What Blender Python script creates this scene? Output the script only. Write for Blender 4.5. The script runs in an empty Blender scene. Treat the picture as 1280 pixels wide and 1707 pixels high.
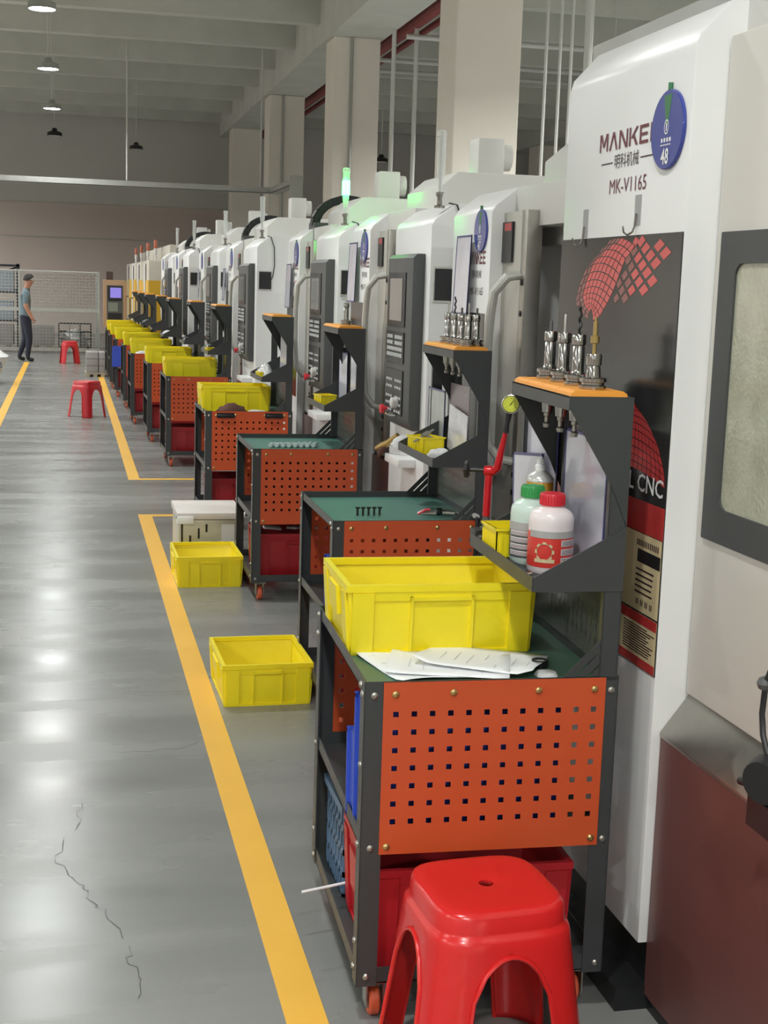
import bpy, bmesh, math, random
from mathutils import Vector, Matrix

random.seed(7)
scene = bpy.context.scene
COL = scene.collection

# ------------------------------------------------------------------ camera
F_PX, CAM_H = 2300.0, 1.75
ROW_X = Vector((0.9750111, -0.21990247, 0.03156359))     # camera right
ROW_Y = Vector((-0.00517201, -0.16450878, -0.98636206))  # camera down
ROW_Z = Vector((0.22209594, 0.96155071, -0.16153523))    # camera forward
cam_d = bpy.data.cameras.new('camera')
cam_d.sensor_fit = 'VERTICAL'
cam_d.sensor_height = 36.0
cam_d.sensor_width = 27.0
cam_d.lens = F_PX / 1707.0 * 36.0
cam_d.clip_start = 0.05
cam_d.clip_end = 200
cam = bpy.data.objects.new('camera', cam_d)
COL.objects.link(cam)
cm = Matrix.Identity(4)
for i in range(3):
    cm[i][0] = ROW_X[i]; cm[i][1] = -ROW_Y[i]; cm[i][2] = -ROW_Z[i]
cm[2][3] = CAM_H
cam.matrix_world = cm
scene.camera = cam

# ------------------------------------------------------------------ world, exposure
world = bpy.data.worlds.new('hall_air')
scene.world = world
world.use_nodes = True
world.node_tree.nodes['Background'].inputs[0].default_value = (0.95, 0.98, 1.0, 1)
world.node_tree.nodes['Background'].inputs[1].default_value = 0.25
P_AISLE, P_BEHIND, P_LEFT, P_REAR_FILL = 92.0, 190.0, 165.0, 1000.0
scene.view_settings.view_transform = 'Standard'
scene.view_settings.look = 'None'
scene.view_settings.gamma = 1.0
scene.view_settings.exposure = 0.0
scene.view_settings.use_curve_mapping = False

# ------------------------------------------------------------------ materials
def lin(c):
    return tuple((v / 12.92 if v <= 0.04045 else ((v + 0.055) / 1.055) ** 2.4) for v in c)

MATS = {}
def mat(name, rgb, rough=0.5, metal=0.0, vary=0.06, scale=6.0, bump=0.0, bscale=60.0, emit=None, estr=0.0,
        trans=0.0, alpha=1.0, coat=0.0, spec=0.5, rvary=0.08):
    """procedural principled material; rgb is 0-255 sRGB of the surface itself"""
    if name in MATS:
        return MATS[name]
    m = bpy.data.materials.new(name)
    m.use_nodes = True
    nt = m.node_tree
    b = nt.nodes['Principled BSDF']
    c = lin([v / 255.0 for v in rgb])
    tc = nt.nodes.new('ShaderNodeTexCoord')
    nz = nt.nodes.new('ShaderNodeTexNoise')
    nz.inputs['Scale'].default_value = scale
    nz.inputs['Detail'].default_value = 4
    nt.links.new(tc.outputs['Object'], nz.inputs['Vector'])
    mx = nt.nodes.new('ShaderNodeMix'); mx.data_type = 'RGBA'
    mx.inputs[6].default_value = (*[max(0, v * (1 - vary * 1.5)) for v in c], 1)
    mx.inputs[7].default_value = (*[min(1, v * (1 + vary)) for v in c], 1)
    nt.links.new(nz.outputs['Fac'], mx.inputs[0])
    nt.links.new(mx.outputs[2], b.inputs['Base Color'])
    if rvary:
        mr = nt.nodes.new('ShaderNodeMapRange')
        mr.inputs[3].default_value = max(0.02, rough - rvary); mr.inputs[4].default_value = min(1, rough + rvary)
        nt.links.new(nz.outputs['Fac'], mr.inputs[0]); nt.links.new(mr.outputs[0], b.inputs['Roughness'])
    else:
        b.inputs['Roughness'].default_value = rough
    b.inputs['Metallic'].default_value = metal
    b.inputs['Specular IOR Level'].default_value = spec
    b.inputs['Coat Weight'].default_value = coat
    b.inputs['Transmission Weight'].default_value = trans
    b.inputs['Alpha'].default_value = alpha
    if emit:
        b.inputs['Emission Color'].default_value = (*lin([v / 255.0 for v in emit]), 1)
        b.inputs['Emission Strength'].default_value = estr
    if bump:
        n2 = nt.nodes.new('ShaderNodeTexNoise'); n2.inputs['Scale'].default_value = bscale
        nt.links.new(tc.outputs['Object'], n2.inputs['Vector'])
        bp = nt.nodes.new('ShaderNodeBump'); bp.inputs['Strength'].default_value = bump
        bp.inputs['Distance'].default_value = 0.01
        nt.links.new(n2.outputs['Fac'], bp.inputs['Height']); nt.links.new(bp.outputs[0], b.inputs['Normal'])
    MATS[name] = m
    return m

WHITE = mat('machine_white_paint', (226, 227, 226), 0.32, vary=0.03, scale=2)
WARMWHITE = mat('machine_door_paint', (214, 211, 203), 0.38, vary=0.03, scale=2)
GREYWHITE = mat('machine_grey_white', (205, 204, 200), 0.4, vary=0.04, scale=2)
DARK = mat('charcoal_powder_coat', (58, 61, 62), 0.42, vary=0.08, scale=10)
SLOTP = mat('charcoal_sheet_crate_glow', (88, 92, 86), 0.24, vary=0.06)  # lighter charcoal: yellow reflected from the crate is put into the colour
HANDLE = mat('satin_aluminium', (196, 196, 190), 0.38, metal=0.35)
BLACK = mat('black_plastic', (28, 29, 31), 0.4, vary=0.1)
CAVITY = mat('interior_shade_dark', (24, 26, 30), 0.6)  # near-black: the shade of the unlit interior is put into the colour
PANELGREY = mat('control_panel_grey', (78, 80, 80), 0.45)
STEEL = mat('brushed_steel', (170, 168, 160), 0.32, metal=0.9, vary=0.1, scale=20)
DULLSTEEL = mat('dull_steel', (182, 180, 172), 0.42, metal=0.3, vary=0.08, scale=10)
CHROME = mat('chrome', (168, 166, 162), 0.14, metal=1.0, vary=0.03)
BRASS = mat('zinc_brass', (190, 165, 110), 0.3, metal=0.9)
ORANGE = mat('orange_powder_coat', (192, 78, 38), 0.42, vary=0.05, scale=8)
SOCKET = mat('orange_socket_plastic', (240, 160, 60), 0.45, vary=0.04)
YELLOW = mat('yellow_crate_plastic', (240, 220, 30), 0.38, vary=0.05, scale=5, bump=0.03, bscale=25)
REDP = mat('red_stool_plastic', (208, 34, 34), 0.25, vary=0.04, scale=6, coat=0.2)
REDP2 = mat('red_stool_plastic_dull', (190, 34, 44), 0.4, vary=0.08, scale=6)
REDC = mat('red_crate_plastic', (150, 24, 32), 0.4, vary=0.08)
REDARM = mat('red_anodised', (200, 30, 40), 0.25, metal=0.4)
BLUEP = mat('blue_plastic', (58, 84, 190), 0.35, vary=0.08)
BLUEG = mat('slate_blue_plastic', (96, 122, 150), 0.45, vary=0.1)
MATGREEN = mat('green_rubber_mat', (74, 112, 92), 0.42, vary=0.1, scale=5)
MATTEAL = mat('teal_rubber_mat', (78, 122, 112), 0.4, vary=0.08, scale=5)
PAPER = mat('white_paper', (232, 234, 236), 0.7, vary=0.02)
SLEEVE = mat('clear_document_sleeve', (206, 206, 220), 0.14, vary=0.12, scale=9, bump=0.25, bscale=9, coat=0.4)
SLEEVEB = mat('blue_sleeve_edge', (60, 62, 120), 0.35)
INK = mat('grey_print_ink', (176, 178, 186), 0.7)
DISCBLUE = mat('sign_blue', (52, 66, 150), 0.3, coat=0.3)
DISCGREEN = mat('sign_green', (52, 118, 74), 0.4)
LETTERRED = mat('lettering_maroon', (104, 32, 48), 0.4)
LETTERDARK = mat('lettering_dark', (62, 42, 48), 0.4)
LETTERWHITE = mat('lettering_white', (238, 238, 238), 0.4)
POSTER = mat('poster_black_gloss', (40, 42, 42), 0.14, vary=0.25, scale=2.2, coat=0.0, spec=0.32)
NETRED = mat('poster_net_red', (205, 78, 78), 0.25, vary=0.15, scale=5)
NETRED2 = mat('poster_net_red_faded', (132, 72, 70), 0.25, vary=0.2, scale=5)
BANDRED = mat('poster_red_band', (178, 52, 52), 0.3)
CREAM = mat('sticker_cream', (206, 190, 150), 0.4, vary=0.08)
MAROON = mat('apron_maroon_paint', (104, 66, 62), 0.35, vary=0.08, scale=2)
BROWN = mat('brown_cloth', (92, 60, 52), 0.9, bump=0.4, bscale=30)
RAGW = mat('pale_rag', (205, 205, 205), 0.85, bump=0.4, bscale=30)
TAN = mat('tan_pendant_frame', (172, 140, 108), 0.5)
YMACH = mat('yellow_machine_paint', (226, 178, 48), 0.4)
CREAMMACH = mat('pale_grey_machine_paint', (190, 184, 172), 0.45)
WHEEL = mat('orange_caster_wheel', (206, 92, 58), 0.4)
WOODP = mat('pallet_wood', (160, 150, 130), 0.8, vary=0.15, scale=15)
BALE = mat('grey_wrapped_bundle', (150, 146, 144), 0.7, vary=0.12, scale=6, bump=0.2)
ALU = mat('aluminium_sheet', (200, 198, 180), 0.35, metal=0.45, vary=0.06)
ZINC = mat('galvanised_steel', (175, 176, 172), 0.4, metal=0.5, vary=0.1)
PIPEW = mat('white_conduit', (200, 200, 196), 0.45)
PIPER = mat('red_sprinkler_pipe', (132, 52, 50), 0.5)
FENCE = mat('fence_wire', (178, 180, 174), 0.6)
RACKBLUE = mat('dark_steel_rack', (40, 46, 54), 0.5)
BINGREY = mat('rack_bin_grey', (150, 160, 172), 0.6)
SKIN = mat('skin', (176, 128, 106), 0.6)
SHIRT = mat('shirt_grey_blue', (104, 122, 130), 0.85, bump=0.2, bscale=40)
TROUSER = mat('trousers_navy', (36, 40, 56), 0.85)
HAIR = mat('hair_black', (30, 26, 26), 0.7)
SHOE = mat('shoe_black', (26, 26, 28), 0.6)
SACK = mat('white_woven_sack', (222, 224, 226), 0.7, bump=0.3, bscale=30)
BOTW = mat('translucent_white_plastic', (226, 216, 216), 0.3, vary=0.03, coat=0.3)
BOTG = mat('translucent_green_white_plastic', (196, 214, 204), 0.3, vary=0.04, coat=0.3)
CAPR = mat('red_cap', (206, 44, 56), 0.35)
CAPG = mat('green_cap', (52, 150, 78), 0.35)
LABELR = mat('red_label', (206, 60, 52), 0.35)
LABELG = mat('dark_green_label', (70, 84, 82), 0.35)
LABELGY = mat('grey_label', (170, 168, 166), 0.4)
LABELW = mat('pale_label', (214, 206, 206), 0.4)
CANO = mat('spray_can_ochre', (206, 150, 52), 0.25, metal=0.3)
CANB = mat('spray_can_blue', (40, 44, 110), 0.25, metal=0.2)
DIALF = mat('dial_yellow_green', (190, 196, 60), 0.3)
SCREEN = mat('unlit_screen_glass', (92, 98, 96), 0.1, coat=0.5)
KEY = mat('pale_keys', (190, 192, 192), 0.5)
SCREENON = mat('purple_screen', (130, 120, 200), 0.3, emit=(132, 122, 215), estr=0.55)
GLASSY = mat('coolant_spotted_glass', (176, 178, 158), 0.12, vary=0.18, scale=14, bump=0.25, bscale=90, coat=0.4)
TUBECLEAR = mat('clear_lamp_tube', (225, 230, 228), 0.06, coat=0.6, alpha=0.45, rvary=0)
CLEARFILM = mat('clear_film', (225, 226, 228), 0.12, alpha=0.3, coat=0.4, rvary=0)
GREENLIT = mat('green_lit_segment', (120, 255, 150), 0.3, emit=(26, 255, 78), estr=70.0)
LENS = mat('lamp_lens', (255, 255, 255), 0.3, emit=(240, 248, 255), estr=30.0)
AMBER = mat('amber_lens', (176, 92, 62), 0.25)
SACKINK = mat('sack_print', (90, 96, 110), 0.7)

# ------------------------------------------------------------------ mesh builder
class MB:
    def __init__(self):
        self.v = []; self.f = []
    def add(self, vs, fs):
        o = len(self.v)
        self.v += [tuple(p) for p in vs]
        self.f += [tuple(i + o for i in q) for q in fs]
        return self
    def box(self, x0, x1, y0, y1, z0, z1):
        x0, x1 = min(x0, x1), max(x0, x1); y0, y1 = min(y0, y1), max(y0, y1); z0, z1 = min(z0, z1), max(z0, z1)
        vs = [(x0,y0,z0),(x1,y0,z0),(x1,y1,z0),(x0,y1,z0),(x0,y0,z1),(x1,y0,z1),(x1,y1,z1),(x0,y1,z1)]
        return self.add(vs, [(0,3,2,1),(4,5,6,7),(0,1,5,4),(1,2,6,5),(2,3,7,6),(3,0,4,7)])
    def prism(self, poly, axis, a, b):
        """poly in the two other axes (in xyz order); extruded along axis from a to b"""
        n = len(poly)
        def mk(p, t):
            return {'x': (t, p[0], p[1]), 'y': (p[0], t, p[1]), 'z': (p[0], p[1], t)}[axis]
        vs = [mk(p, a) for p in poly] + [mk(p, b) for p in poly]
        area = sum(poly[i][0]*poly[(i+1)%n][1]-poly[(i+1)%n][0]*poly[i][1] for i in range(n))
        flip = (area > 0) ^ (axis == 'y') ^ (b < a)
        fs = [tuple(range(n)), tuple(range(2*n-1, n-1, -1))] + [(i, n+i, n+(i+1)%n, (i+1)%n) for i in range(n)]
        if flip:
            fs = [tuple(reversed(q)) for q in fs]
        return self.add(vs, fs)
    def cyl(self, p0, p1, r0, r1=None, n=12, caps=True):
        r1 = r0 if r1 is None else r1
        p0 = Vector(p0); p1 = Vector(p1); d = (p1-p0).normalized()
        a = d.orthogonal().normalized(); b = d.cross(a)
        vs = []
        for p, r in ((p0, r0), (p1, r1)):
            for i in range(n):
                t = 2*math.pi*i/n
                vs.append(p + (a*math.cos(t) + b*math.sin(t))*r)
        fs = [(i, (i+1) % n, n+(i+1) % n, n+i) for i in range(n)]
        if caps:
            fs += [tuple(range(n-1, -1, -1)), tuple(range(n, 2*n))]
        return self.add(vs, fs)
    def lathe(self, prof, c=(0,0,0), n=20, axis=Vector((0,0,1))):
        c = Vector(c); d = Vector(axis).normalized(); a = d.orthogonal().normalized(); b = d.cross(a)
        vs = []
        for r, h in prof:
            for i in range(n):
                t = 2*math.pi*i/n
                vs.append(c + d*h + (a*math.cos(t)+b*math.sin(t))*max(r, 1e-5))
        fs = []
        for k in range(len(prof)-1):
            for i in range(n):
                j = (i+1) % n
                fs.append((k*n+i, k*n+j, (k+1)*n+j, (k+1)*n+i))
        fs += [tuple(range(n-1, -1, -1)), tuple((len(prof)-1)*n+i for i in range(n))]
        return self.add(vs, fs)
    def tube(self, pts, r, n=8, taper=None):
        pts = [Vector(p) for p in pts]
        vs = []; prev = None
        for k, p in enumerate(pts):
            d = (pts[min(k+1, len(pts)-1)] - pts[max(k-1, 0)]).normalized()
            if prev is None:
                a = d.orthogonal().normalized()
            else:
                a = (prev - d*prev.dot(d)).normalized()
            prev = a; b = d.cross(a)
            rr = r if taper is None else r*taper[k]
            for i in range(n):
                t = 2*math.pi*i/n
                vs.append(p + (a*math.cos(t)+b*math.sin(t))*rr)
        fs = []
        for k in range(len(pts)-1):
            for i in range(n):
                j = (i+1) % n
                fs.append((k*n+i, k*n+j, (k+1)*n+j, (k+1)*n+i))
        fs += [tuple(range(n-1, -1, -1)), tuple((len(pts)-1)*n+i for i in range(n))]
        return self.add(vs, fs)
    def build(self, name, m, parent=None, smooth=35, bevel=0.0, key=None):
        return link_mesh(name, make_mesh(name, self.v, self.f, m, smooth, bevel), parent)

def make_mesh(name, v, f, m, smooth=35, bevel=0.0):
    me = bpy.data.meshes.new(name)
    me.from_pydata([tuple(p) for p in v], [], f)
    if bevel > 0:
        bm = bmesh.new(); bm.from_mesh(me)
        es = [e for e in bm.edges if len(e.link_faces) == 2 and e.calc_face_angle(0) > 0.5]
        bmesh.ops.bevel(bm, geom=es, offset=bevel, segments=2, affect='EDGES', profile=0.6, clamp_overlap=True)
        bm.to_mesh(me); bm.free()
    me.materials.append(m)
    if smooth:
        me.polygons.foreach_set('use_smooth', [True]*len(me.polygons))
        me.set_sharp_from_angle(angle=math.radians(smooth))
    me.update()
    return me

def link_mesh(name, me, parent=None):
    o = bpy.data.objects.new(name, me)
    COL.objects.link(o)
    if parent is not None:
        o.parent = parent
    return o

def empty(name, loc=(0,0,0), rz=0.0, parent=None):
    o = bpy.data.objects.new(name, None)
    o.empty_display_size = 0.1
    COL.objects.link(o)
    o.location = loc; o.rotation_euler = (0, 0, rz)
    if parent is not None:
        o.parent = parent
    return o

def tag(o, label, cat, group=None):
    o['label'] = label; o['category'] = cat
    if group: o['group'] = group
    return o

def struct(o, label=None):
    o['kind'] = 'structure'
    if label: o['label'] = label
    return o

def copy_tree(o, parent=None):
    c = o.copy(); COL.objects.link(c); c.parent = parent
    for ch in list(o.children):
        copy_tree(ch, c)
    return c

def text_mesh(body, size, width=None, bold=0.0, extrude=0.0006, align='LEFT'):
    """lettering as mesh data in its own plane: x right, y up, z out of the face"""
    cu = bpy.data.curves.new('lettering', 'FONT')
    cu.body = body; cu.size = 1.0; cu.offset = bold; cu.extrude = 0.0; cu.resolution_u = 2
    o = bpy.data.objects.new('lettering', cu); COL.objects.link(o)
    bpy.context.view_layer.update()
    me = bpy.data.meshes.new_from_object(o.evaluated_get(bpy.context.evaluated_depsgraph_get()))
    bpy.data.objects.remove(o)
    vs = [v.co.copy() for v in me.vertices]; fs = [tuple(p.vertices) for p in me.polygons]
    bpy.data.meshes.remove(me)
    if not vs: return [], []
    x0 = min(v.x for v in vs); x1 = max(v.x for v in vs); y0 = min(v.y for v in vs); y1 = max(v.y for v in vs)
    sy = size/(y1-y0); sx = sy if width is None else width/(x1-x0)
    ax = x0 if align == 'LEFT' else (x0+x1)/2
    return [Vector(((v.x-ax)*sx, (v.y-y0)*sy, 0)) for v in vs], fs

def text_on_aisle_face(name, body, m, parent, x, y, z, size, width=None, bold=0.0, align='LEFT'):
    """lettering on a face whose normal is -X; y is the far (reading left) end, x the plane, z the baseline"""
    vs, fs = text_mesh(body, size, width, bold, align=align)
    vs = [(x - 0.0012, y - v.x, z + v.y) for v in vs]
    return link_mesh(name, make_mesh(name, vs, fs, m, 0), parent)

STROKES = {
 'M': [[(0,0),(.17,0),(.17,1),(0,1)], [(.83,0),(1,0),(1,1),(.83,1)], [(.03,1),(.25,1),(.58,.25),(.42,.25)], [(.75,1),(.97,1),(.58,.25),(.42,.25)]],
 'A': [[(0,0),(.19,0),(.60,1),(.40,1)], [(.81,0),(1,0),(.60,1),(.44,.92)]],
 'N': [[(0,0),(.17,0),(.17,1),(0,1)], [(.83,0),(1,0),(1,1),(.83,1)], [(.02,1),(.24,1),(.98,0),(.76,0)]],
 'K': [[(0,0),(.18,0),(.18,1),(0,1)], [(.20,.42),(.40,.40),(1,1),(.76,1)], [(.34,.58),(.52,.68),(1,0),(.77,0)]],
 'E': [[(0,0),(.18,0),(.18,1),(0,1)], [(.18,0),(.95,0),(.95,.17),(.18,.17)], [(.18,.42),(.85,.42),(.85,.58),(.18,.58)], [(.18,.83),(.95,.83),(.95,1),(.18,1)]]}
def stroke_word(name, word, m, parent, x, y, z, size, width):
    """block lettering made of straight strokes on a face whose normal is -X"""
    mb = MB(); adv = width/len(word); k = 0
    for n_, ch in enumerate(word):
        for q in STROKES[ch]:
            mb.add([(x-0.0012-0.00002*k, y-(n_+p_[0]*.86)*adv, z+p_[1]*size) for p_ in q], [(0,1,2,3)]); k += 1
    return mb.build(name, m, parent, smooth=0)

def text_on_near_face(name, body, m, parent, x, y, z, size, width=None, bold=0.0, align='LEFT'):
    vs, fs = text_mesh(body, size, width, bold, align=align)
    vs = [(x + v.x, y - 0.0012, z + v.y) for v in vs]
    return link_mesh(name, make_mesh(name, vs, fs, m, 0), parent)

# ------------------------------------------------------------------ setting
def floor_material():
    m = bpy.data.materials.new('polished_concrete'); m.use_nodes = True
    nt = m.node_tree; b = nt.nodes['Principled BSDF']; L = nt.links
    tc = nt.nodes.new('ShaderNodeTexCoord')
    def noise(scale, detail, sx=1, sy=1):
        mp = nt.nodes.new('ShaderNodeMapping'); mp.inputs['Scale'].default_value = (sx, sy, 1)
        L.new(tc.outputs['Object'], mp.inputs['Vector'])
        n = nt.nodes.new('ShaderNodeTexNoise'); n.inputs['Scale'].default_value = scale; n.inputs['Detail'].default_value = detail
        L.new(mp.outputs[0], n.inputs['Vector']); return n
    n1 = noise(0.9, 6); n2 = noise(1.4, 5, 0.45, 2.2); n3 = noise(9, 3)
    r = nt.nodes.new('ShaderNodeValToRGB')
    r.color_ramp.elements[0].position = 0.3; r.color_ramp.elements[0].color = (0.165, 0.170, 0.163, 1)
    r.color_ramp.elements[1].position = 0.72; r.color_ramp.elements[1].color = (0.25, 0.254, 0.245, 1)
    ad = nt.nodes.new('ShaderNodeMath'); ad.operation = 'MULTIPLY_ADD'
    ad.inputs[1].default_value = 0.5; L.new(n2.outputs['Fac'], ad.inputs[0])
    hm = nt.nodes.new('ShaderNodeMath'); hm.operation = 'MULTIPLY'; hm.inputs[1].default_value = 0.5
    L.new(n1.outputs['Fac'], hm.inputs[0]); L.new(hm.outputs[0], ad.inputs[2])
    L.new(ad.outputs[0], r.inputs['Fac']); L.new(r.outputs['Color'], b.inputs['Base Color'])
    mr = nt.nodes.new('ShaderNodeMapRange'); mr.inputs[1].default_value = 0.3; mr.inputs[2].default_value = 0.7
    mr.inputs[3].default_value = 0.19; mr.inputs[4].default_value = 0.33
    L.new(n2.outputs['Fac'], mr.inputs[0]); L.new(mr.outputs[0], b.inputs['Roughness'])
    bp = nt.nodes.new('ShaderNodeBump'); bp.inputs['Strength'].default_value = 0.10; bp.inputs['Distance'].default_value = 0.02
    sm = nt.nodes.new('ShaderNodeMath'); sm.operation = 'MULTIPLY_ADD'; sm.inputs[1].default_value = 0.06
    L.new(n3.outputs['Fac'], sm.inputs[0]); L.new(n2.outputs['Fac'], sm.inputs[2])
    L.new(sm.outputs[0], bp.inputs['Height']); L.new(bp.outputs[0], b.inputs['Normal'])
    b.inputs['Specular IOR Level'].default_value = 0.4
    return m

FLOORM = floor_material()
LINE = mat('yellow_floor_paint', (232, 178, 62), 0.38, vary=0.07, scale=4)
CRACK = mat('floor_crack_dirt', (86, 88, 88), 0.8)
CONC = mat('ceiling_concrete', (196, 196, 188), 0.85, vary=0.12, scale=1.2)
CONCB = mat('beam_concrete', (198, 198, 190), 0.85, vary=0.12, scale=1.5)
COLP = mat('column_plaster', (226, 219, 208), 0.8, vary=0.04, scale=2)
WALLU = mat('upper_wall_grey', (196, 194, 188), 0.85, vary=0.05, scale=0.8)
WALLL = mat('lower_wall_warm', (196, 182, 174), 0.85, vary=0.05, scale=0.8)

XL, XR, YB, YF, ZC = -16.0, 22.0, -26.0, 44.5, 7.1
floor = struct(MB().box(XL, XR, YB, YF, -0.1, 0).build('floor', FLOORM, smooth=0), 'polished grey concrete floor with light reflections')
def stripe(x0, x1, y0, y1):
    o = MB().box(x0, x1, y0, y1, 0.0, 0.0012).build('floor_marking', LINE, floor, smooth=0)
    return o
stripe(0.50, 0.60, -6.0, 10.36)
stripe(0.60, 1.14, 10.27, 10.36)
stripe(0.505, 0.605, 12.19, 30.0)
stripe(0.605, 1.14, 12.19, 12.28)
stripe(-0.88, -0.78, -6.0, 29.0)
# hairline cracks in the slab
def crack(pts, w):
    mb = MB()
    rnd = random.Random(3)
    fine = []
    for a, b in zip(pts[:-1], pts[1:]):
        for k in range(4):
            t = k/4.0
            fine.append((a[0]+(b[0]-a[0])*t + rnd.uniform(-.012, .012), a[1]+(b[1]-a[1])*t + rnd.uniform(-.012, .012)))
    fine.append(pts[-1])
    for a, b in zip(fine[:-1], fine[1:]):
        d = Vector((b[0]-a[0], b[1]-a[1])).normalized(); n = Vector((-d.y, d.x))*w*rnd.uniform(.4, 1.0)
        mb.add([(a[0]-n.x, a[1]-n.y, .0006), (a[0]+n.x, a[1]+n.y, .0006), (b[0]+n.x, b[1]+n.y, .0006), (b[0]-n.x, b[1]-n.y, .0006)], [(0,3,2,1)])
    o = mb.build('floor_crack', CRACK, floor, smooth=0); o['kind'] = 'stuff'
CRACKS = [
 [(0.042, 4.551), (0.025, 4.419), (0.011, 4.293)],
 [(-0.017, 4.224), (-0.043, 4.057), (-0.002, 3.930), (0.038, 3.861), (0.042, 3.781), (0.083, 3.716), (0.105, 3.620), (0.134, 3.526)],
 [(0.154, 3.481), (0.147, 3.389), (0.167, 3.291), (0.158, 3.202)],
 [(0.179, 5.021), (0.402, 5.040), (0.477, 5.114)],
]
for c in CRACKS:
    crack(c, 0.0016)

ceiling = struct(MB().box(XL, XR, YB, YF, ZC, ZC+0.2).build('ceiling', CONC, smooth=0), 'dark grey concrete ceiling slab crossed by beams')
y = 26.6 - 2.9*18
k = 0
while y < YF:
    MB().box(XL, XR, y, y+0.28, 6.55, ZC).build('ceiling_beam', CONCB, ceiling, smooth=0)
    y += 2.9
struct(MB().box(4.62, 5.62, YB, YF, 6.17, ZC).build('ceiling_girder', CONCB, ceiling, smooth=0))
MB().box(14.0, 15.0, YB, YF, 6.17, ZC).build('ceiling_girder', CONCB, ceiling, smooth=0)
MB().box(-9.6, -8.6, YB, YF, 6.17, ZC).build('ceiling_girder', CONCB, ceiling, smooth=0)

wall_far = struct(MB().box(XL, XR, YF, YF+0.2, 3.95, ZC).build('wall_far', WALLU, smooth=0), 'grey far wall with a paler lower band')
MB().box(XL, XR, YF-0.03, YF+0.2, 0, 3.95).build('lower_band', WALLL, wall_far, smooth=0)
MB().box(XL, XR, YF-0.05, YF-0.03, 2.9, 2.93).build('wall_conduit', ZINC, wall_far, smooth=0)
wall_left = struct(MB().box(XL-0.2, XL, YB, YF, 0, ZC).build('wall_left', WALLL, smooth=0))
wall_right = struct(MB().box(XR, XR+0.2, YB, YF, 0, ZC).build('wall_right', WALLL, smooth=0))
wall_back = struct(MB().box(XL, XR, YB-0.2, YB, 0, ZC).build('wall_back', WALLL, smooth=0))

COLY = [-23.8, -15.6, -7.4, 0.8, 9.0, 17.2, 25.5, 33.85, 41.6]
COLLAB = {17.2: 'broad white plaster column directly behind the machines, nearest and widest of the row',
          25.5: 'white plaster column with a thin conduit running down it, second of the visible row',
          33.85: 'white plaster column standing behind the end of the cable tray',
          41.6: 'narrow white column farthest down the hall by the far wall'}
for yy in COLY:
    c = MB().box(4.7, 5.55, yy, yy+0.85, 0, 6.17).build('column', COLP, smooth=0, bevel=0.02)
    struct(c, COLLAB.get(yy, 'white plaster column'))
    for xx in (14.1, -9.5):
        if yy > 5 or xx < 0:
            struct(MB().box(xx, xx+0.85, yy, yy+0.85, 0, 6.17).build('column', COLP, smooth=0, bevel=0.02), 'white plaster column')
    if yy in (25.5, 33.85):
        MB().cyl((5.02, yy-0.03, 0), (5.02, yy-0.03, 6.17), 0.03, n=8).build('conduit', ZINC, c)

# pipes under the ceiling in the bay behind the machines
def pipe(name, p0, p1, r, m, label, cat='pipe', group=None):
    o = MB().cyl(p0, p1, r, n=10).build(name, m)
    tag(o, label, cat, group); return o
pipe('sprinkler_pipe', (5.95, YB, 6.3), (5.95, YF, 6.3), 0.11, PIPER, 'thick dark red sprinkler main running along the hall under the ceiling')
pipe('sprinkler_pipe', (6.45, YB, 6.42), (6.45, YF, 6.42), 0.06, PIPER, 'thinner dark red pipe beside the sprinkler main under the ceiling')
for i, (px, Y, w) in enumerate([(5.55, 24.4, 'left'), (5.95, 24.4, 'right')]):
    pipe('drop_pipe', (px, Y, 0.0), (px, Y, 6.5), 0.04, PIPEW, 'white vertical drop pipe between the two widest columns, %s of the pair' % w)
for i, (Y, z) in enumerate([(24.1, 6.0), (28.6, 6.3), (31.2, 6.48)]):
    pipe('branch_pipe', (5.7, Y, z), (13.95, Y, z), 0.045, PIPEW, ['white branch pipe crossing the rear bay nearest under the beams', 'white branch pipe crossing the middle of the rear bay', 'white branch pipe crossing the rear bay deepest'][i], group='branch pipes in the rear bay')
for i, xx in enumerate((4.75, 4.9, 5.02, 5.2)):
    pipe('hanging_rod', (xx, 13.9, 2.0), (xx, 13.9, 6.55), 0.045 if i == 3 else 0.016, PIPEW,
         ['leftmost thin hanger rod rising behind the large machine roof', 'second thin hanger rod rising behind the large machine roof',
          'third thin hanger rod rising behind the large machine roof', 'thick white riser pipe rising behind the large machine roof'][i], 'rod', 'rods above the large machine')

# cable tray across the aisle
tr = empty('cable_tray', (0, 30, 3.68))
tag(tr, 'galvanised cable tray hung across the aisle near the far wall', 'cable tray')
m_ = MB(); m_.box(-9, 4.2, -0.15, 0.15, -0.06, -0.05); m_.box(-9, 4.2, -0.15, -0.14, -0.06, 0.06); m_.box(-9, 4.2, 0.14, 0.15, -0.06, 0.06)
m_.build('channel', ZINC, tr, smooth=0)
m_ = MB(); m_.box(4.2, 4.4, -3.0, 0.15, -0.06, -0.05); m_.box(4.2, 4.21, -3.0, -0.15, -0.06, 0.06); m_.box(4.39, 4.4, -3.0, 0.15, -0.06, 0.06)
m_.build('branch_channel', ZINC, tr, smooth=0)
m_ = MB(); m_.box(4.18, 4.42, -3.05, -2.95, -1.4, 0.12); m_.build('drop_channel', ZINC, tr, smooth=0)
for xx in (-8, -5, -2, 1.2, 4.0):
    MB().cyl((xx, 0, -0.05), (xx, 0, 2.87), 0.02, n=8).build('hanger_rod', PIPEW, tr)

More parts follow.
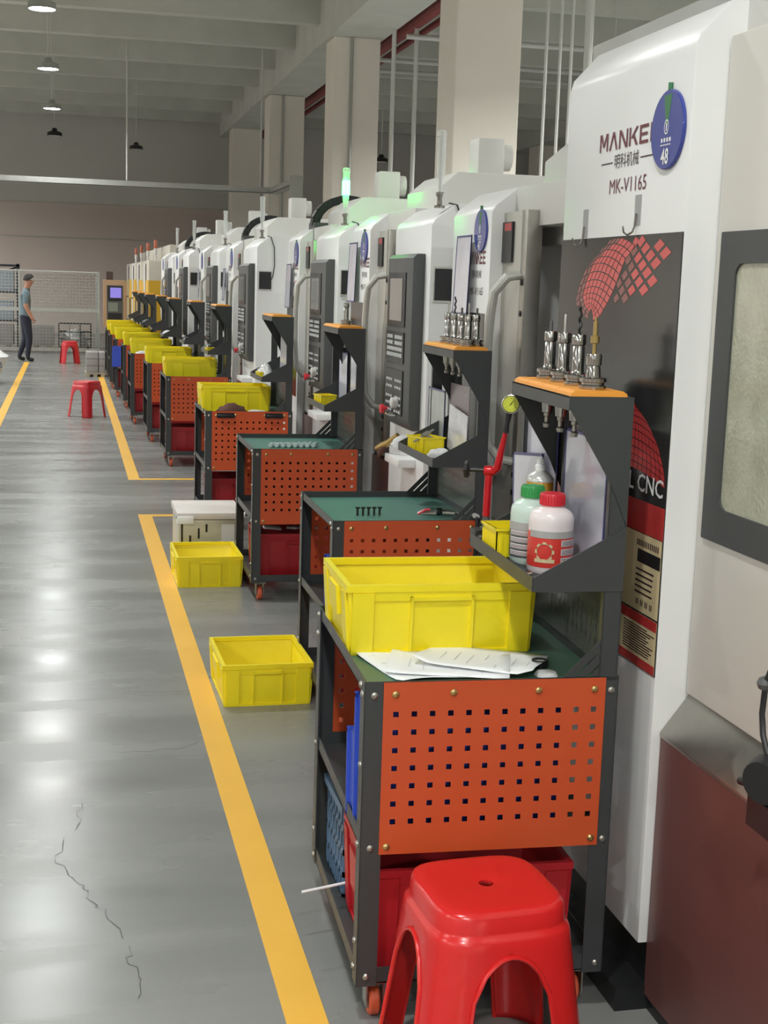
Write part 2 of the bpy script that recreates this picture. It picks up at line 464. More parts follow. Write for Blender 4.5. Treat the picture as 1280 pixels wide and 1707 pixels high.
# high-bay lamps
def lamp(x, y, label, group, lit=True, z=5.0, power=0.0):
    t = empty('high_bay_lamp', (x, y, z))
    tag(t, label, 'lamp', group)
    MB().cyl((0, 0, 0.17), (0, 0, 7.1-z), 0.012, n=6).build('hanging_rod', PIPEW, t)
    MB().lathe([(0.05, 0.18), (0.07, 0.12), (0.17, 0.08), (0.18, 0.0), (0.165, 0.0), (0.16, 0.02), (0.0, 0.02)], n=20).build('housing', ZINC if lit else BLACK, t)
    MB().lathe([(0.0, 0.004), (0.158, 0.004), (0.158, 0.019), (0.0, 0.019)], n=20).build('lens', LENS if lit else GREYWHITE, t)
    if lit:
        ld = bpy.data.lights.new('lamp_light', 'AREA'); ld.shape = 'DISK'; ld.size = 0.3
        ld.energy = power; ld.color = (0.985, 1.0, 0.97); ld.spread = math.radians(165)
        lo = bpy.data.objects.new('lamp_light', ld); COL.objects.link(lo); lo.parent = t
        lo.location = (0, 0, -0.02)
    return t
LY = [-22.8, -17.65, -12.5, -7.35, -2.6, 1.3, 7.6, 13.0, 18.4, 23.55, 29.0, 34.5, 40.0]
SEEN = {18.4: 'glowing round high-bay lamp over the aisle, nearest and highest of the visible three',
        23.55: 'glowing round high-bay lamp over the aisle, middle of the visible three',
        29.0: 'glowing round high-bay lamp over the aisle, farthest of the visible three'}
for yy in LY[:-2]:
    lamp(-0.3, yy, SEEN.get(yy, 'glowing round high-bay lamp over the aisle'), 'lamps over the aisle', power=P_AISLE if yy > 0 else P_BEHIND)
lamp(-0.3, 34.5, 'dark unlit high-bay lamp over the aisle beyond the three glowing ones', None, False)
for xx in (-6.5, -12.8):
    for yy in LY:
        lamp(xx, yy, 'glowing round high-bay lamp over the left bay', 'lamps over the left bay', power=P_LEFT if yy < 15 else P_LEFT*2.4)
lamp(1.76, 38, 'small dark unlit lamp hanging near the far wall beside the tray rod', None, False, 5.1)
lamp(7.5, 34, 'small dark unlit lamp hanging between the two widest columns', None, False, 4.75)
for yy in LY[:-1]:
    if yy == 29.0: continue
    lamp(9.3, yy, 'added unseen fill lamp over the rear bay', 'added fill lamps over the rear bay', power=P_REAR_FILL if yy < 15 else P_REAR_FILL*.4)  # added lamps, hidden from the camera, to brighten columns and far wall

# ------------------------------------------------------------------ machines
def disc_sign(parent, x, y, z, num, r=0.088):
    """round blue number plate on an aisle-facing panel"""
    d = MB().lathe([(r, 0), (r, 0.006), (r*0.97, 0.008), (0, 0.008)], (x, y, z), 32, Vector((-1, 0, 0))).build('number_plate', DISCBLUE, parent)
    d['label'] = 'round blue number plate'
    w = MB(); w.prism([(y-0.022, z+r*0.86), (y+0.022, z+r*0.86), (y+0.006, z+0.012), (y-0.006, z+0.012)], 'x', x-0.0085, x-0.008)
    w.build('green_wedge', DISCGREEN, d, smooth=0)
    MB().cyl((x-0.004, y, z+r*0.98), (x-0.004, y, z+r*1.16), 0.006, n=8).build('hanger_tab', DISCGREEN, d)
    q = MB()
    for k in range(20):
        a0 = 2*math.pi*k/20; a1 = 2*math.pi*(k+1)/20
        c = []
        for a, rr in ((a0, .017), (a1, .017), (a1, .0135), (a0, .0135)):
            c.append((x-0.0088, y+rr*0.75*math.cos(a), z+0.006+rr*math.sin(a)))
        q.add(c, [(0,1,2,3)])
    q.box(x-0.0088, x-0.0086, y-0.003, y+0.003, z-0.003, z+0.015)
    q.build('emblem', LETTERWHITE, d, smooth=0)
    if num:
        text_on_aisle_face('digits', num, LETTERWHITE, d, x-0.008, y, z-0.079, 0.037, 0.042, 0.02, 'CENTER')
    rows = MB()
    for k in range(4):
        rows.box(x-0.0088, x-0.0086, y+0.026-k*0.015, y+0.026-k*0.015-0.009, z-0.028, z-0.019)
    for k in range(12):
        rows.box(x-0.0088, x-0.0086, y+0.028-k*0.0048, y+0.028-k*0.0048-0.003, z-0.036, z-0.033)
    rows.build('small_lettering', LETTERWHITE, d, smooth=0)['kind'] = 'stuff'
    return d

def col_profile(d, z0, z1, ch):
    return [(0, z0), (0, z1-ch), (ch*0.15, z1-ch*0.72), (ch, z1-ch*0.08), (ch*1.25, z1), (d, z1), (d, z0)]

def stack_light(parent, x, y, z, lit=False, h=0.36):
    MB().lathe([(0.026, 0), (0.026, 0.012), (0.013, 0.016), (0.013, 0.05), (0.02, 0.06), (0.02, 0.075)], (x, y, z), 14).build('lamp_base', CHROME, parent)
    t = MB().lathe([(0.010, 0.075), (0.013, 0.12), (0.021, 0.17), (0.0215, h-0.03), (0.024, h-0.028), (0.024, h-0.005), (0.018, h)], (x, y, z), 14).build('signal_lamp', TUBECLEAR, parent)
    MB().lathe([(0.005, 0.06), (0.007, 0.16), (0.009, 0.2), (0.009, h-0.02)], (x, y, z), 10).build('lamp_core', PIPEW, t)
    if lit:
        MB().lathe([(0.0235, 0.19), (0.0245, 0.2), (0.0245, 0.27), (0.0235, 0.28)], (x, y, z), 14).build('lit_segment', GREENLIT, t)

def control_pendant(t, y0, y1, x=-0.06, z0=1.05, z1=1.91):
    """dark upright operator panel on the front of the right-hand column"""
    p = MB().prism([(x+0.02, z0), (x, z0+0.05), (x, z1-0.02), (x+0.02, z1), (0.0, z1), (0.0, z0)], 'y', y0, y1).build('control_panel', PANELGREY, t, bevel=0.004)
    W = y1-y0
    f = MB().box(x-0.006, x, y0+W*.24, y1-W*.06, z1-0.36, z1-0.09).build('screen_bezel', BLACK, p, bevel=0.004)
    MB().box(x-0.008, x-0.005, y0+W*.34, y1-W*.16, z1-0.33, z1-0.12).build('screen', SCREEN, p, smooth=0)
    MB().box(x-0.006, x, y0+W*.24, y1-W*.06, z1-0.54, z1-0.385).build('keypad_plate', BLACK, p, smooth=0)
    MB().box(x-0.006, x, y0+W*.24, y1-W*.06, z0+0.06, z1-0.575).build('button_plate', BLACK, p, smooth=0)
    k = MB()
    ya, yb = y0+W*.28, y1-W*.1
    for r in range(4):
        n = 8
        for c in range(n):
            if r < 2 and c in (4,): continue
            yy = ya+(yb-ya)*c/n
            zz = z1-0.42-r*0.03
            k.box(x-0.010, x-0.006, yy, yy+(yb-ya)/n*0.72, zz, zz+0.018)
    k.build('soft_keys', KEY, p, smooth=0)['kind'] = 'stuff'
    k = MB()
    for r in range(5):
        for c in range(7):
            if c == 3: continue
            yy = ya+(yb-ya)*c/7.0
            zz = z1-0.635-r*0.035 - (0.015 if r > 1 else 0)
            k.box(x-0.010, x-0.006, yy, yy+(yb-ya)/7*0.6, zz, zz+0.012)
    k.build('push_keys', KEY, p, smooth=0)['kind'] = 'stuff'
    MB().lathe([(0.028, 0), (0.028, 0.03), (0.02, 0.035)], (x-0.005, y0+W*.42, z0+0.12), 14, Vector((-1,0,0))).build('override_knob', PIPEW, p)
    MB().lathe([(0.014, 0), (0.014, 0.02), (0.024, 0.02), (0.024, 0.038), (0.01, 0.042)], (x-0.005, y0+W*.82, z0+0.07), 14, Vector((-1,0,0))).build('emergency_button', CAPR, p)
    for c in range(3):
        MB().lathe([(0.012, 0), (0.012, 0.03)], (x-0.005, y0+W*(.5+.09*c), z0+0.06), 10, Vector((-1,0,0))).build('selector', CHROME, p)
    return p

def head_group(t, W, z=2.08, chain_on=False):
    """spindle head cover, motor box and drag chain above the enclosure"""
    y0, y1 = W*.34, W*.71
    h = MB().prism([(0.2, z-0.15), (0.2, z+0.185), (0.3, z+0.27), (1.35, z+0.27), (1.35, z-0.15)], 'y', y0, y1).build('head_cover', GREYWHITE, t, bevel=0.008)
    MB().box(0.44, 0.585, y0+0.12, y0+0.30, z+0.27, z+0.46).build('motor_box', GREYWHITE, h, bevel=0.008)
    MB().cyl((0.585, y0+0.21, z+0.37), (0.64, y0+0.21, z+0.37), 0.07, n=16).build('motor_end', GREYWHITE, h)
    if not chain_on: return
    pts = []
    for k in range(13):
        a = math.pi*k/12
        pts.append((0.12+0.25-0.25*math.cos(a), y1+0.12, z+0.10+0.2*math.sin(a)))
    c = MB()
    for a, b in zip(pts[:-1], pts[1:]):
        a = Vector(a); b = Vector(b); d = (b-a).normalized(); n = Vector((-d.z, 0, d.x))*0.03
        vs = []
        for yy in (-0.05, 0.05):
            for p in (a-n, b-n, b+n, a+n):
                vs.append((p.x, p.y+yy, p.z))
        c.add(vs, [(0,1,2,3),(7,6,5,4),(0,4,5,1),(1,5,6,2),(2,6,7,3),(3,7,4,0)])
    c.build('drag_chain', BLACK, t, smooth=0)
    MB().box(0.1, 0.5, y1+0.02, y1+0.25, z-0.1, z+0.12).build('chain_bracket', PANELGREY, t, smooth=0)

def small_machine(X, Y0, Y1, label, num, lit=False, sticker=False, chain=True, detail=2, ytext=True, pend=(.05, .33), chain_on=False, fr=.39):
    W = Y1-Y0
    t = empty('machining_centre', (X, Y0, 0))
    tag(t, label, 'machine', 'white machining centres along the wall of columns')
    yr = W*fr      # right (near) column ends here
    yl = W*.73      # left (far) column starts here
    # enclosure pieces
    MB().box(0.75, 2.1, 0, W, 0.12, 2.05).build('rear_enclosure', WHITE, t, bevel=0.01)
    MB().prism(col_profile(0.9, 0.18, 2.15, 0.11), 'y', 0, yr).build('right_column', WHITE, t, bevel=0.006)
    MB().prism(col_profile(0.9, 0.18, 2.17, 0.11), 'y', yl, W).build('left_column', WHITE, t, bevel=0.006)
    MB().box(0.10, 0.9, yr, yl, 2.0, 2.16).build('top_rail', GREYWHITE, t, bevel=0.004)
    MB().box(0.05, 0.9, yr, yl, 0.2, 0.78).build('chip_apron', MAROON, t, smooth=0)
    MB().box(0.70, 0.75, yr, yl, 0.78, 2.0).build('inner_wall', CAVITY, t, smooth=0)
    MB().box(0.10, 0.9, 0.06, W-0.06, 0.0, 0.18).build('base', BLACK, t, smooth=0)
    # door slid to the far side, its steel edge towards the opening
    d = MB().box(0.055, 0.095, yl-W*.115, yl+0.02, 0.8, 2.06).build('sliding_door', DULLSTEEL, t, bevel=0.004)
    MB().box(0.05, 0.115, yl-W*.145, yl-W*.115, 0.8, 2.06).build('door_edge', STEEL, d, bevel=0.004)
    MB().box(0.045, 0.055, yl-W*.065, yl-0.012, 1.86, 2.02).build('warning_plate', BLACK, d, smooth=0)
    MB().box(0.044, 0.0455, yl-W*.06, yl-W*.02, 1.985, 2.015).build('warning_strip', BANDRED, d, smooth=0)
    for zz in (1.66, 1.78, 0.95, 1.02):
        MB().lathe([(0.012, 0), (0.012, 0.004), (0.006, 0.006)], (0.05, yl-W*.13, zz), 10, Vector((-1,0,0))).build('door_bolt', BLACK, d)
    # bow handle: stands off the door towards the operator
    yh = yl-W*.115
    pts = [(0.05, yh, 1.81), (0.0, yh, 1.80), (-0.045, yh+0.02, 1.74), (-0.048, yh+0.045, 1.66), (-0.052, yh+0.05, 1.56), (-0.052, yh+0.05, 1.34),
           (-0.048, yh+0.045, 1.24), (-0.045, yh+0.02, 1.14), (0.0, yh, 1.08), (0.05, yh, 1.07)]
    MB().tube(pts, 0.019, 10).build('door_handle', HANDLE, d)
    # posters and lettering
    MB().box(-0.002, 0.001, yl+0.04, W-0.02, 0.9, 1.65).build('poster', POSTER, t, smooth=0)
    if ytext:
        stroke_word('maker_lettering', 'MANKEE', LETTERRED, t, 0, W-0.27, 1.853, 0.054, 0.25)
        text_on_aisle_face('maker_characters', '\u660e\u79d1\u673a\u68b0', LETTERDARK, t, 0, W-0.32, 1.795, 0.034, 0.14)
        text_on_aisle_face('model_lettering', 'MK-V1165', LETTERDARK, t, 0, W-0.30, 1.725, 0.032, 0.19)
    disc_sign(t, -0.001, yl+0.13 if detail > 1 else yl+0.2, 1.99 if num == '47' else 1.97, num)
    # operator panel, vent and signal lamp on the right column
    control_pendant(t, pend[0]*W, pend[1]*W)
    v = MB().box(0.015, 0.135, -0.012, 0.0, 1.68, 1.85).build('vent_frame', GREYWHITE, t, bevel=0.002)
    MB().prism([(-0.014, 1.69), (-0.03, 1.70), (-0.022, 1.84), (-0.014, 1.84)], 'x', 0.02, 0.125).build('vent_louvre', BLACK, v, smooth=0)
    stack_light(t, 0.05 if detail > 1 else 0.07, 0.06, 2.125, lit)
    MB().tube([(0.095, 0.05, 2.15), (0.12, -0.006, 2.14), (0.15, -0.008, 2.05), (0.155, -0.008, 1.9), (0.14, -0.012, 1.80), (0.12, -0.02, 1.765)], 0.004, 6).build('lamp_cable', BLACK, t)
    head_group(t, W, 2.08, chain_on)
    # small work shelf with an air gun below the operator panel
    MB().box(-0.09, 0, 0.08*W, 0.24*W, 0.86, 0.9).build('side_shelf', WHITE, t, bevel=0.004)
    if sticker:
        s = MB().box(-0.0022, -0.001, yl+0.03, yl+0.2, 1.68, 1.80).build('notice_sticker', PAPER, t, smooth=0)
        text_on_aisle_face('notice_marks', 'FE SS', CAPR, s, -0.002, yl+0.19, 1.75, 0.02, 0.12)
    return t

small_machine(1.68, 3.95, 6.07, 'white machining centre with half-open door and blue plate 47 behind the teal-topped cart', '47', pend=(.02, .245), fr=.235)
small_machine(1.68, 6.46, 8.36, 'white machining centre with curved handle and dark operator panel, second beyond the large machine', '46')
small_machine(1.68, 8.80, 10.9, 'white machining centre carrying the green lit signal lamp', '45', lit=True, sticker=True, chain_on=True)
small_machine(1.60, 12.15, 14.6, 'white machining centre beyond a wide gap, with black vent and lamp cable on its side', '44', chain_on=True)
small_machine(1.56, 14.9, 17.25, 'white machining centre in the middle distance, fifth beyond the large machine', None, detail=1, ytext=False)
small_machine(1.47, 17.65, 20.0, 'white machining centre far down the row, second nearest the yellow machines', None, detail=1, ytext=False, chain_on=True)
small_machine(1.47, 20.45, 22.95, 'white machining centre far down the row, right next to the yellow machines', None, detail=1, ytext=False)

def yellow_machine(X, Y0, Y1, label, k):
    W = Y1-Y0
    t = empty('yellow_machining_centre', (X, Y0, 0)); tag(t, label, 'machine', 'yellow machining centres at the end of the row')
    MB().box(0.0, 2.0, 0, W, 0.15, 2.05).build('enclosure', CREAMMACH, t, bevel=0.01)
    MB().box(0.35, 1.7, 0.1, W-.2, 2.05, 2.32).build('head_cover', CREAMMACH, t, bevel=0.01)
    MB().box(0.05, 1.9, 0.05, W-0.05, 0, 0.15).build('base', BLACK, t, smooth=0)
    MB().box(-0.012, 0, 0.04, W*.36, 0.35, 1.72).build('yellow_panel', YMACH, t, smooth=0)
    MB().box(-0.012, 0, W*.76, W-.04, 0.35, 1.68).build('yellow_panel', YMACH, t, smooth=0)
    MB().box(0.0, 0.25, -0.012, 0, 0.35, 1.72).build('side_panel', YMACH, t, smooth=0)
    MB().box(-0.01, 0.01, W*.40, W*.72, 0.6, 2.0).build('door', GREYWHITE, t, smooth=0)
    MB().box(-0.014, -0.009, W*.38, W*.40, 0.6, 2.0).build('door_seam', BLACK, t, smooth=0)
    MB().tube([(0, W*.42, 1.35), (-.07, W*.42, 1.34), (-.07, W*.42, 0.86), (0, W*.42, 0.85)], 0.018, 8).build('door_handle', CHROME, t)
    MB().lathe([(0.02, 0), (0.02, 0.1), (0.028, 0.11), (0.028, 0.2)], (0.12, 0.2, 2.05), 12).build('lamp_base', GREYWHITE, t)
    MB().lathe([(0.028, 0.2), (0.028, 0.32), (0.02, 0.34)], (0.12, 0.2, 2.05), 12).build('signal_lamp', AMBER, t)
    return t
for k in range(4):
    yellow_machine(1.30, 23.5+k*2.3, 23.5+k*2.3+2.05,
        ['yellow and grey machining centre nearest, right behind the last white machine', 'second yellow and grey machining centre with amber signal lamp',
         'third yellow and grey machining centre in the far row', 'last yellow and grey machining centre at the end of the row'][k], k)

# ------------------------------------------------------------------ large near machine
def large_machine():
    X = 1.36
    t = empty('large_machining_centre', (X, 0.9, 0))
    tag(t, 'large white machining centre with red and black poster and blue plate 48', 'machine')
    o = 0.9
    yn, yf = 2.96-o, 3.76-o
    MB().prism([(0, 0.17), (0, 2.295), (0.008, 2.325), (0.075, 2.398), (0.10, 2.41), (0.75, 2.41), (0.75, 0.17)], 'y', yn, yf).build('sign_column', WHITE, t, bevel=0.006)
    MB().box(0.75, 2.6, 0, yf, 0.12, 2.3).build('rear_enclosure', WHITE, t, smooth=0)
    MB().box(0.12, 0.75, 0, yn, 2.33, 2.41).build('top_rail', GREYWHITE, t, smooth=0)
    MB().box(0.13, 2.4, 0.2, yf+0.18, 2.40, 2.455).build('roof_frame', ZINC, t, smooth=0)
    MB().box(0.13, 0.17, yf+0.14, yf+0.18, 2.0, 2.40).build('roof_bracket', ZINC, t, smooth=0)
    MB().box(0.03, 0.75, 0, yf-0.02, 0.0, 0.17).build('base', BLACK, t, smooth=0)
    MB().box(-0.055, 0.03, yn-0.01, yf, 0.0, 0.06).build('shade_slab', BLACK, t, smooth=0)  # black slab added to darken the shaded floor between cart and column
    # door with window, recessed behind the sign column
    d = MB().prism([(0.082, 0.0), (0.072, 0.012), (0.072, yn-0.03), (0.082, yn-0.004), (0.13, yn-0.004), (0.13, 0.0)], 'z', 0.815, 2.32).build('sliding_door', WARMWHITE, t, bevel=0.004)
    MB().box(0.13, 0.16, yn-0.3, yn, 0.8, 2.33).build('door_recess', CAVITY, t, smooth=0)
    def rr(y0, y1, z0, z1, r, n=6):
        pts = []
        for cy_, cz_, a0 in ((y1-r, z1-r, 0), (y0+r, z1-r, 90), (y0+r, z0+r, 180), (y1-r, z0+r, 270)):
            for k in range(n+1):
                a = math.radians(a0+90*k/n); pts.append((cy_+r*math.cos(a), cz_+r*math.sin(a)))
        return pts
    outer = rr(0.3, 2.902-o, 1.20, 1.893, 0.004); inner = rr(0.42, 2.825-o, 1.278, 1.823, 0.03)
    n = len(outer); fr = MB()
    for (xa, pa) in ((0.0635, 1),):
        vs = [(0.064, p[0], p[1]) for p in outer]+[(0.064, p[0], p[1]) for p in inner]+[(0.072, p[0], p[1]) for p in outer]+[(0.072, p[0], p[1]) for p in inner]
        fs = []
        for i in range(n):
            j = (i+1) % n
            fs += [(i, n+i, n+j, j), (i, j, 2*n+j, 2*n+i), (n+j, n+i, 3*n+i, 3*n+j)]
        fr.add(vs, fs)
    fr.build('window_frame', mat('window_gasket', (66, 68, 68), 0.5), d, smooth=0)
    g = MB(); g.prism(rr(0.415, 2.828-o, 1.275, 1.826, 0.03), 'x', 0.0695, 0.0745); g.build('window_pane', GLASSY, d, smooth=0)
    # sill and apron
    MB().prism([(0.020, 0.702), (0.020, 0.712), (0.085, 0.80), (0.095, 0.812), (0.14, 0.812), (0.14, 0.702)], 'y', 0, yn-0.002).build('coolant_sill', STEEL, t, bevel=0.003)
    MB().box(0.022, 0.14, 0, yn-0.006, 0.04, 0.702).build('apron', MAROON, t, smooth=0)
    # poster
    ps = MB().box(-0.002, 0.0, yn+0.001, yf-0.003, 0.848, 1.893).build('poster', POSTER, t, smooth=0)
    xp = -0.0026
    def spl(pts, t):
        k = t*(len(pts)-1); i = min(int(k), len(pts)-2); f_ = k-i
        return (pts[i][0]+(pts[i+1][0]-pts[i][0])*f_, pts[i][1]+(pts[i+1][1]-pts[i][1])*f_)
    FL = [(3.520, 1.690), (3.585, 1.705), (3.622, 1.725), (3.605, 1.765), (3.561, 1.811), (3.495, 1.842), (3.447, 1.873), (3.40, 1.90)]
    FR = [(3.485, 1.688), (3.438, 1.697), (3.392, 1.728), (3.355, 1.758), (3.320, 1.798), (3.287, 1.837), (3.225, 1.865), (3.19, 1.90)]
    def cells(q, cols, rows, fn, keep, gap):
        for i in range(cols):
            for j in range(rows):
                cs = [fn((i+a)/cols, (j+b)/rows) for (a, b) in ((gap, gap), (1-gap, gap), (1-gap, 1-gap), (gap, 1-gap))]
                if min(c[0] for c in cs) < 2.962 or max(c[0] for c in cs) > 3.755 or max(c[1] for c in cs) > 1.8915: continue
                if keep(i, j, cs): q.add([(xp, c[0]-o, c[1]) for c in cs], [(0,1,2,3)])
    def fold(u, v):
        l, r = spl(FL, v), spl(FR, v)
        bow = 0.030*(4*u*(1-u))*(1-v*0.4)
        return (l[0]+(r[0]-l[0])*u, l[1]+(r[1]-l[1])*u + bow - 0.012*(1-v)**3)
    q = MB(); cells(q, 9, 14, fold, lambda i, j, c: i >= 2+max(0, j-8), 0.06); q.build('printed_net', NETRED, ps, smooth=0)
    q = MB(); cells(q, 9, 14, fold, lambda i, j, c: i < 2+max(0, j-8) and i >= max(0, j-9), 0.09); q.build('faded_net', NETRED2, ps, smooth=0)
    BOT = [(3.36, 1.722), (3.277, 1.724), (3.202, 1.736), (3.146, 1.757), (3.113, 1.775), (3.067, 1.798), (3.029, 1.820), (3.0, 1.844), (2.96, 1.872)]
    def diamond(i, j):
        # lattice growing in size towards the upper right corner
        g = 1.0+0.055*(i-j)
        return (3.34 - (i-j)*0.0255*g - (i+j)*0.007, 1.720 + (i+j)*0.0185*(1+0.02*(i-j)))
    for part_, m_, rng in (('printed_net', NETRED, lambda d: d > 2), ('faded_net', NETRED2, lambda d: d <= 2)):
        q = MB()
        for i in range(0, 16):
            for j in range(-6, 12):
                if not rng(i-j): continue
                c4 = [diamond(i, j), diamond(i+1, j), diamond(i+1, j+1), diamond(i, j+1)]
                cy_ = sum(c[0] for c in c4)/4; cz_ = sum(c[1] for c in c4)/4
                c4 = [(cy_+(c[0]-cy_)*.74, cz_+(c[1]-cz_)*.74) for c in c4]
                if min(c[0] for c in c4) < 2.963 or max(c[1] for c in c4) > 1.8915: continue
                t_ = 0.0; low = None
                for (a, b) in zip(BOT[:-1], BOT[1:]):
                    if b[0] <= cy_ <= a[0]: low = a[1]+(b[1]-a[1])*(a[0]-cy_)/(a[0]-b[0])
                if low is None or cz_ < low+0.006: continue
                edge = None
                for (a, b) in zip(FR[:-1], FR[1:]):
                    if a[1] <= cz_ <= b[1]: edge = a[0]+(b[0]-a[0])*(cz_-a[1])/(b[1]-a[1])
                if edge is not None and cy_ > edge-0.012: continue
                q.add([(xp, c[0]-o, c[1]) for c in c4], [(0,1,2,3)])
        q.build(part_, m_, ps, smooth=0)
    LL = [(3.30, 1.325), (3.29, 1.37), (3.26, 1.42), (3.22, 1.455), (3.182, 1.478)]
    LR = [(2.968, 1.322), (2.976, 1.355), (3.02, 1.405), (3.09, 1.452), (3.178, 1.480)]
    def low_net(u, v):
        l, r = spl(LL, v), spl(LR, v)
        return (l[0]+(r[0]-l[0])*u, l[1]+(r[1]-l[1])*u + 0.012*(4*u*(1-u)) - 0.02*u*(1-v))
    q = MB(); cells(q, 12, 10, low_net, lambda i, j, c: True, 0.06); q.build('printed_net', BANDRED, ps, smooth=0)
    text_on_aisle_face('poster_lettering', 'VERTICAL CNC', LETTERWHITE, ps, xp, 3.46-o, 1.276, 0.044, 0.485, 0.012)
    MB().box(xp, -0.002, yn+0.001, yf-0.003, 1.178, 1.255).build('red_band', BANDRED, ps, smooth=0)
    s1 = MB().box(xp, -0.002, yn+0.004, yf-0.005, 0.985, 1.176).build('data_sticker', CREAM, ps, smooth=0)
    MB().box(xp-.0004, xp, yn+0.006, yn+0.14, 1.105, 1.137).build('header_bar', BLACK, s1, smooth=0)
    q = MB()
    rnd = random.Random(5)
    for k in range(5):
        q.box(xp-.0004, xp, yn+0.02+rnd.uniform(0, .03), yn+0.145, 1.085-k*.014, 1.0895-k*.014)
    for k in range(12):
        q.box(xp-.0004, xp, yn+0.02+k*0.011, yn+0.026+k*0.011, 1.145, 1.16)
        if k % 3: q.box(xp-.0004, xp, yn+0.03+k*0.009, yn+0.035+k*0.009, 1.0, 1.014)
    q.build('print_lines', LETTERDARK, s1, smooth=0)['kind'] = 'stuff'
    s2 = MB().box(xp, -0.002, yn+0.004, yf-0.005, 0.85, 0.98).build('notice_sticker', CREAM, ps, smooth=0)
    q = MB(); q.box(xp-.0004, xp, yn+0.004, yn+0.3, 0.955, 0.98); q.box(xp-.0004, xp, yn+0.004, yn+0.3, 0.85, 0.872); q.build('red_borders', BANDRED, s2, smooth=0)
    q = MB()
    for k in range(11):
        q.box(xp-.0004, xp, yn+0.012+rnd.uniform(0, .05), yn+0.2, 0.945-k*.0064, 0.948-k*.0064)
    q.build('print_lines', LETTERDARK, s2, smooth=0)['kind'] = 'stuff'
    # lettering
    stroke_word('maker_lettering', 'MANKEE', LETTERRED, t, 0, 3.508-o, 2.111, 0.045, 0.392)
    text_on_aisle_face('maker_characters', '\u660e\u79d1\u673a\u68b0', LETTERDARK, t, 0, 3.40-o, 2.063, 0.036, 0.155)
    q = MB(); q.box(-0.0012, 0, 3.49-o, 3.415-o, 2.078, 2.081); q.box(-0.0012, 0, 3.235-o, 3.15-o, 2.078, 2.081)
    q.build('lettering_rule', LETTERDARK, t, smooth=0)
    text_on_aisle_face('model_lettering', 'MK-V1165', LETTERRED, t, 0, 3.425-o, 2.001, 0.036, 0.235, 0.0)
    disc_sign(t, -0.001, 3.072-o, 2.128, '48', 0.0905)
    # clear adhesive hooks
    for (yy, zz) in ((3.585-o, 1.925), (3.232-o, 1.945)):
        h = MB().box(-0.0015, 0, yy-0.02, yy+0.02, zz-0.03, zz+0.045).build('adhesive_hook', CLEARFILM, t, smooth=0)
        MB().tube([(-0.004, yy, zz), (-0.006, yy, zz-0.03), (-0.010, yy+0.004, zz-0.045), (-0.016, yy+0.02, zz-0.052), (-0.02, yy+0.035, zz-0.045), (-0.021, yy+0.04, zz-0.03)], 0.0025, 6).build('hook_wire', CHROME, h)
    # coolant nozzle clamped on the sill
    c = MB().lathe([(0.018, -0.03), (0.042, -0.03), (0.05, 0), (0.042, 0.03), (0.018, 0.03)], (-0.06, 2.285-o, 0.845), 20, Vector((1, 0.5, 0.1))).build('nozzle_clamp', BLACK, t)
    MB().box(-0.08, 0.03, 2.24-o, 2.33-o, 0.74, 0.80).build('clamp_foot', BLACK, c, smooth=0)
    MB().cyl((-0.06, 2.33-o, 0.812), (-0.06, 2.40-o, 0.80), 0.008, n=10).build('clamp_stub', BLACK, c)
    MB().tube([(-0.06, 2.30-o, 0.885), (-0.06, 2.325-o, 0.92), (-0.06, 2.335-o, 0.96), (-0.06, 2.33-o, 1.02), (-0.06, 2.31-o, 1.06), (-0.06, 2.27-o, 1.10)], 0.006, 8).build('nozzle_stem', BLACK, c)
    MB().lathe([(0, -0.016), (0.012, -0.010), (0.016, 0), (0.012, 0.010), (0, 0.016)], (-0.06, 2.333-o, 1.02), 14).build('nozzle_ball', PANELGREY, c)
    return t
large_machine()
# partition seen at the far side of the rear roofs

# ------------------------------------------------------------------ tool carts
CW, CL, CT = 0.612, 0.765, 0.855   # width (X), length (Y), top height
MESH = {}
def cached(key, name, m, fn, smooth=35, bevel=0.0):
    if key not in MESH:
        mb = MB(); fn(mb)
        MESH[key] = make_mesh(name, mb.v, mb.f, m, smooth, bevel)
    return MESH[key]
def cpart(key, name, m, fn, parent, loc=(0,0,0), rz=0, smooth=0, bevel=0.0, scl=None):
    o = link_mesh(name, cached(key, name, m, fn, smooth, bevel), parent)
    o.location = loc; o.rotation_euler = (0, 0, rz)
    if scl: o.scale = scl
    return o

def perf_panel(mb, w, h, nx, nz, px, x_first, z_first, hs, th=0.0016):
    """sheet in XZ (0..w, 0..h) with square through-holes"""
    xs = [0]; zs = [0]
    for i in range(nx):
        xs += [x_first+i*px-hs/2, x_first+i*px+hs/2]
    xs.append(w)
    for j in range(nz):
        zs += [z_first+j*px-hs/2, z_first+j*px+hs/2]
    zs.append(h)
    n = len(xs)
    idx = {}
    def vid(i, j, k):
        if (i, j, k) not in idx:
            idx[(i, j, k)] = len(mb.v); mb.v.append((xs[i], th*k, zs[j]))
        return idx[(i, j, k)]
    hole = lambda i, j: i % 2 == 1 and j % 2 == 1 and 0 <= i < len(xs)-1 and 0 <= j < len(zs)-1
    for i in range(len(xs)-1):
        for j in range(len(zs)-1):
            if hole(i, j):
                mb.f += [(vid(i,j,0), vid(i,j,1), vid(i+1,j,1), vid(i+1,j,0)), (vid(i+1,j+1,0), vid(i+1,j+1,1), vid(i,j+1,1), vid(i,j+1,0)),
                         (vid(i,j+1,0), vid(i,j+1,1), vid(i,j,1), vid(i,j,0)), (vid(i+1,j,0), vid(i+1,j,1), vid(i+1,j+1,1), vid(i+1,j+1,0))]
            else:
                mb.f += [(vid(i,j,0), vid(i+1,j,0), vid(i+1,j+1,0), vid(i,j+1,0)), (vid(i,j,1), vid(i,j+1,1), vid(i+1,j+1,1), vid(i+1,j,1))]

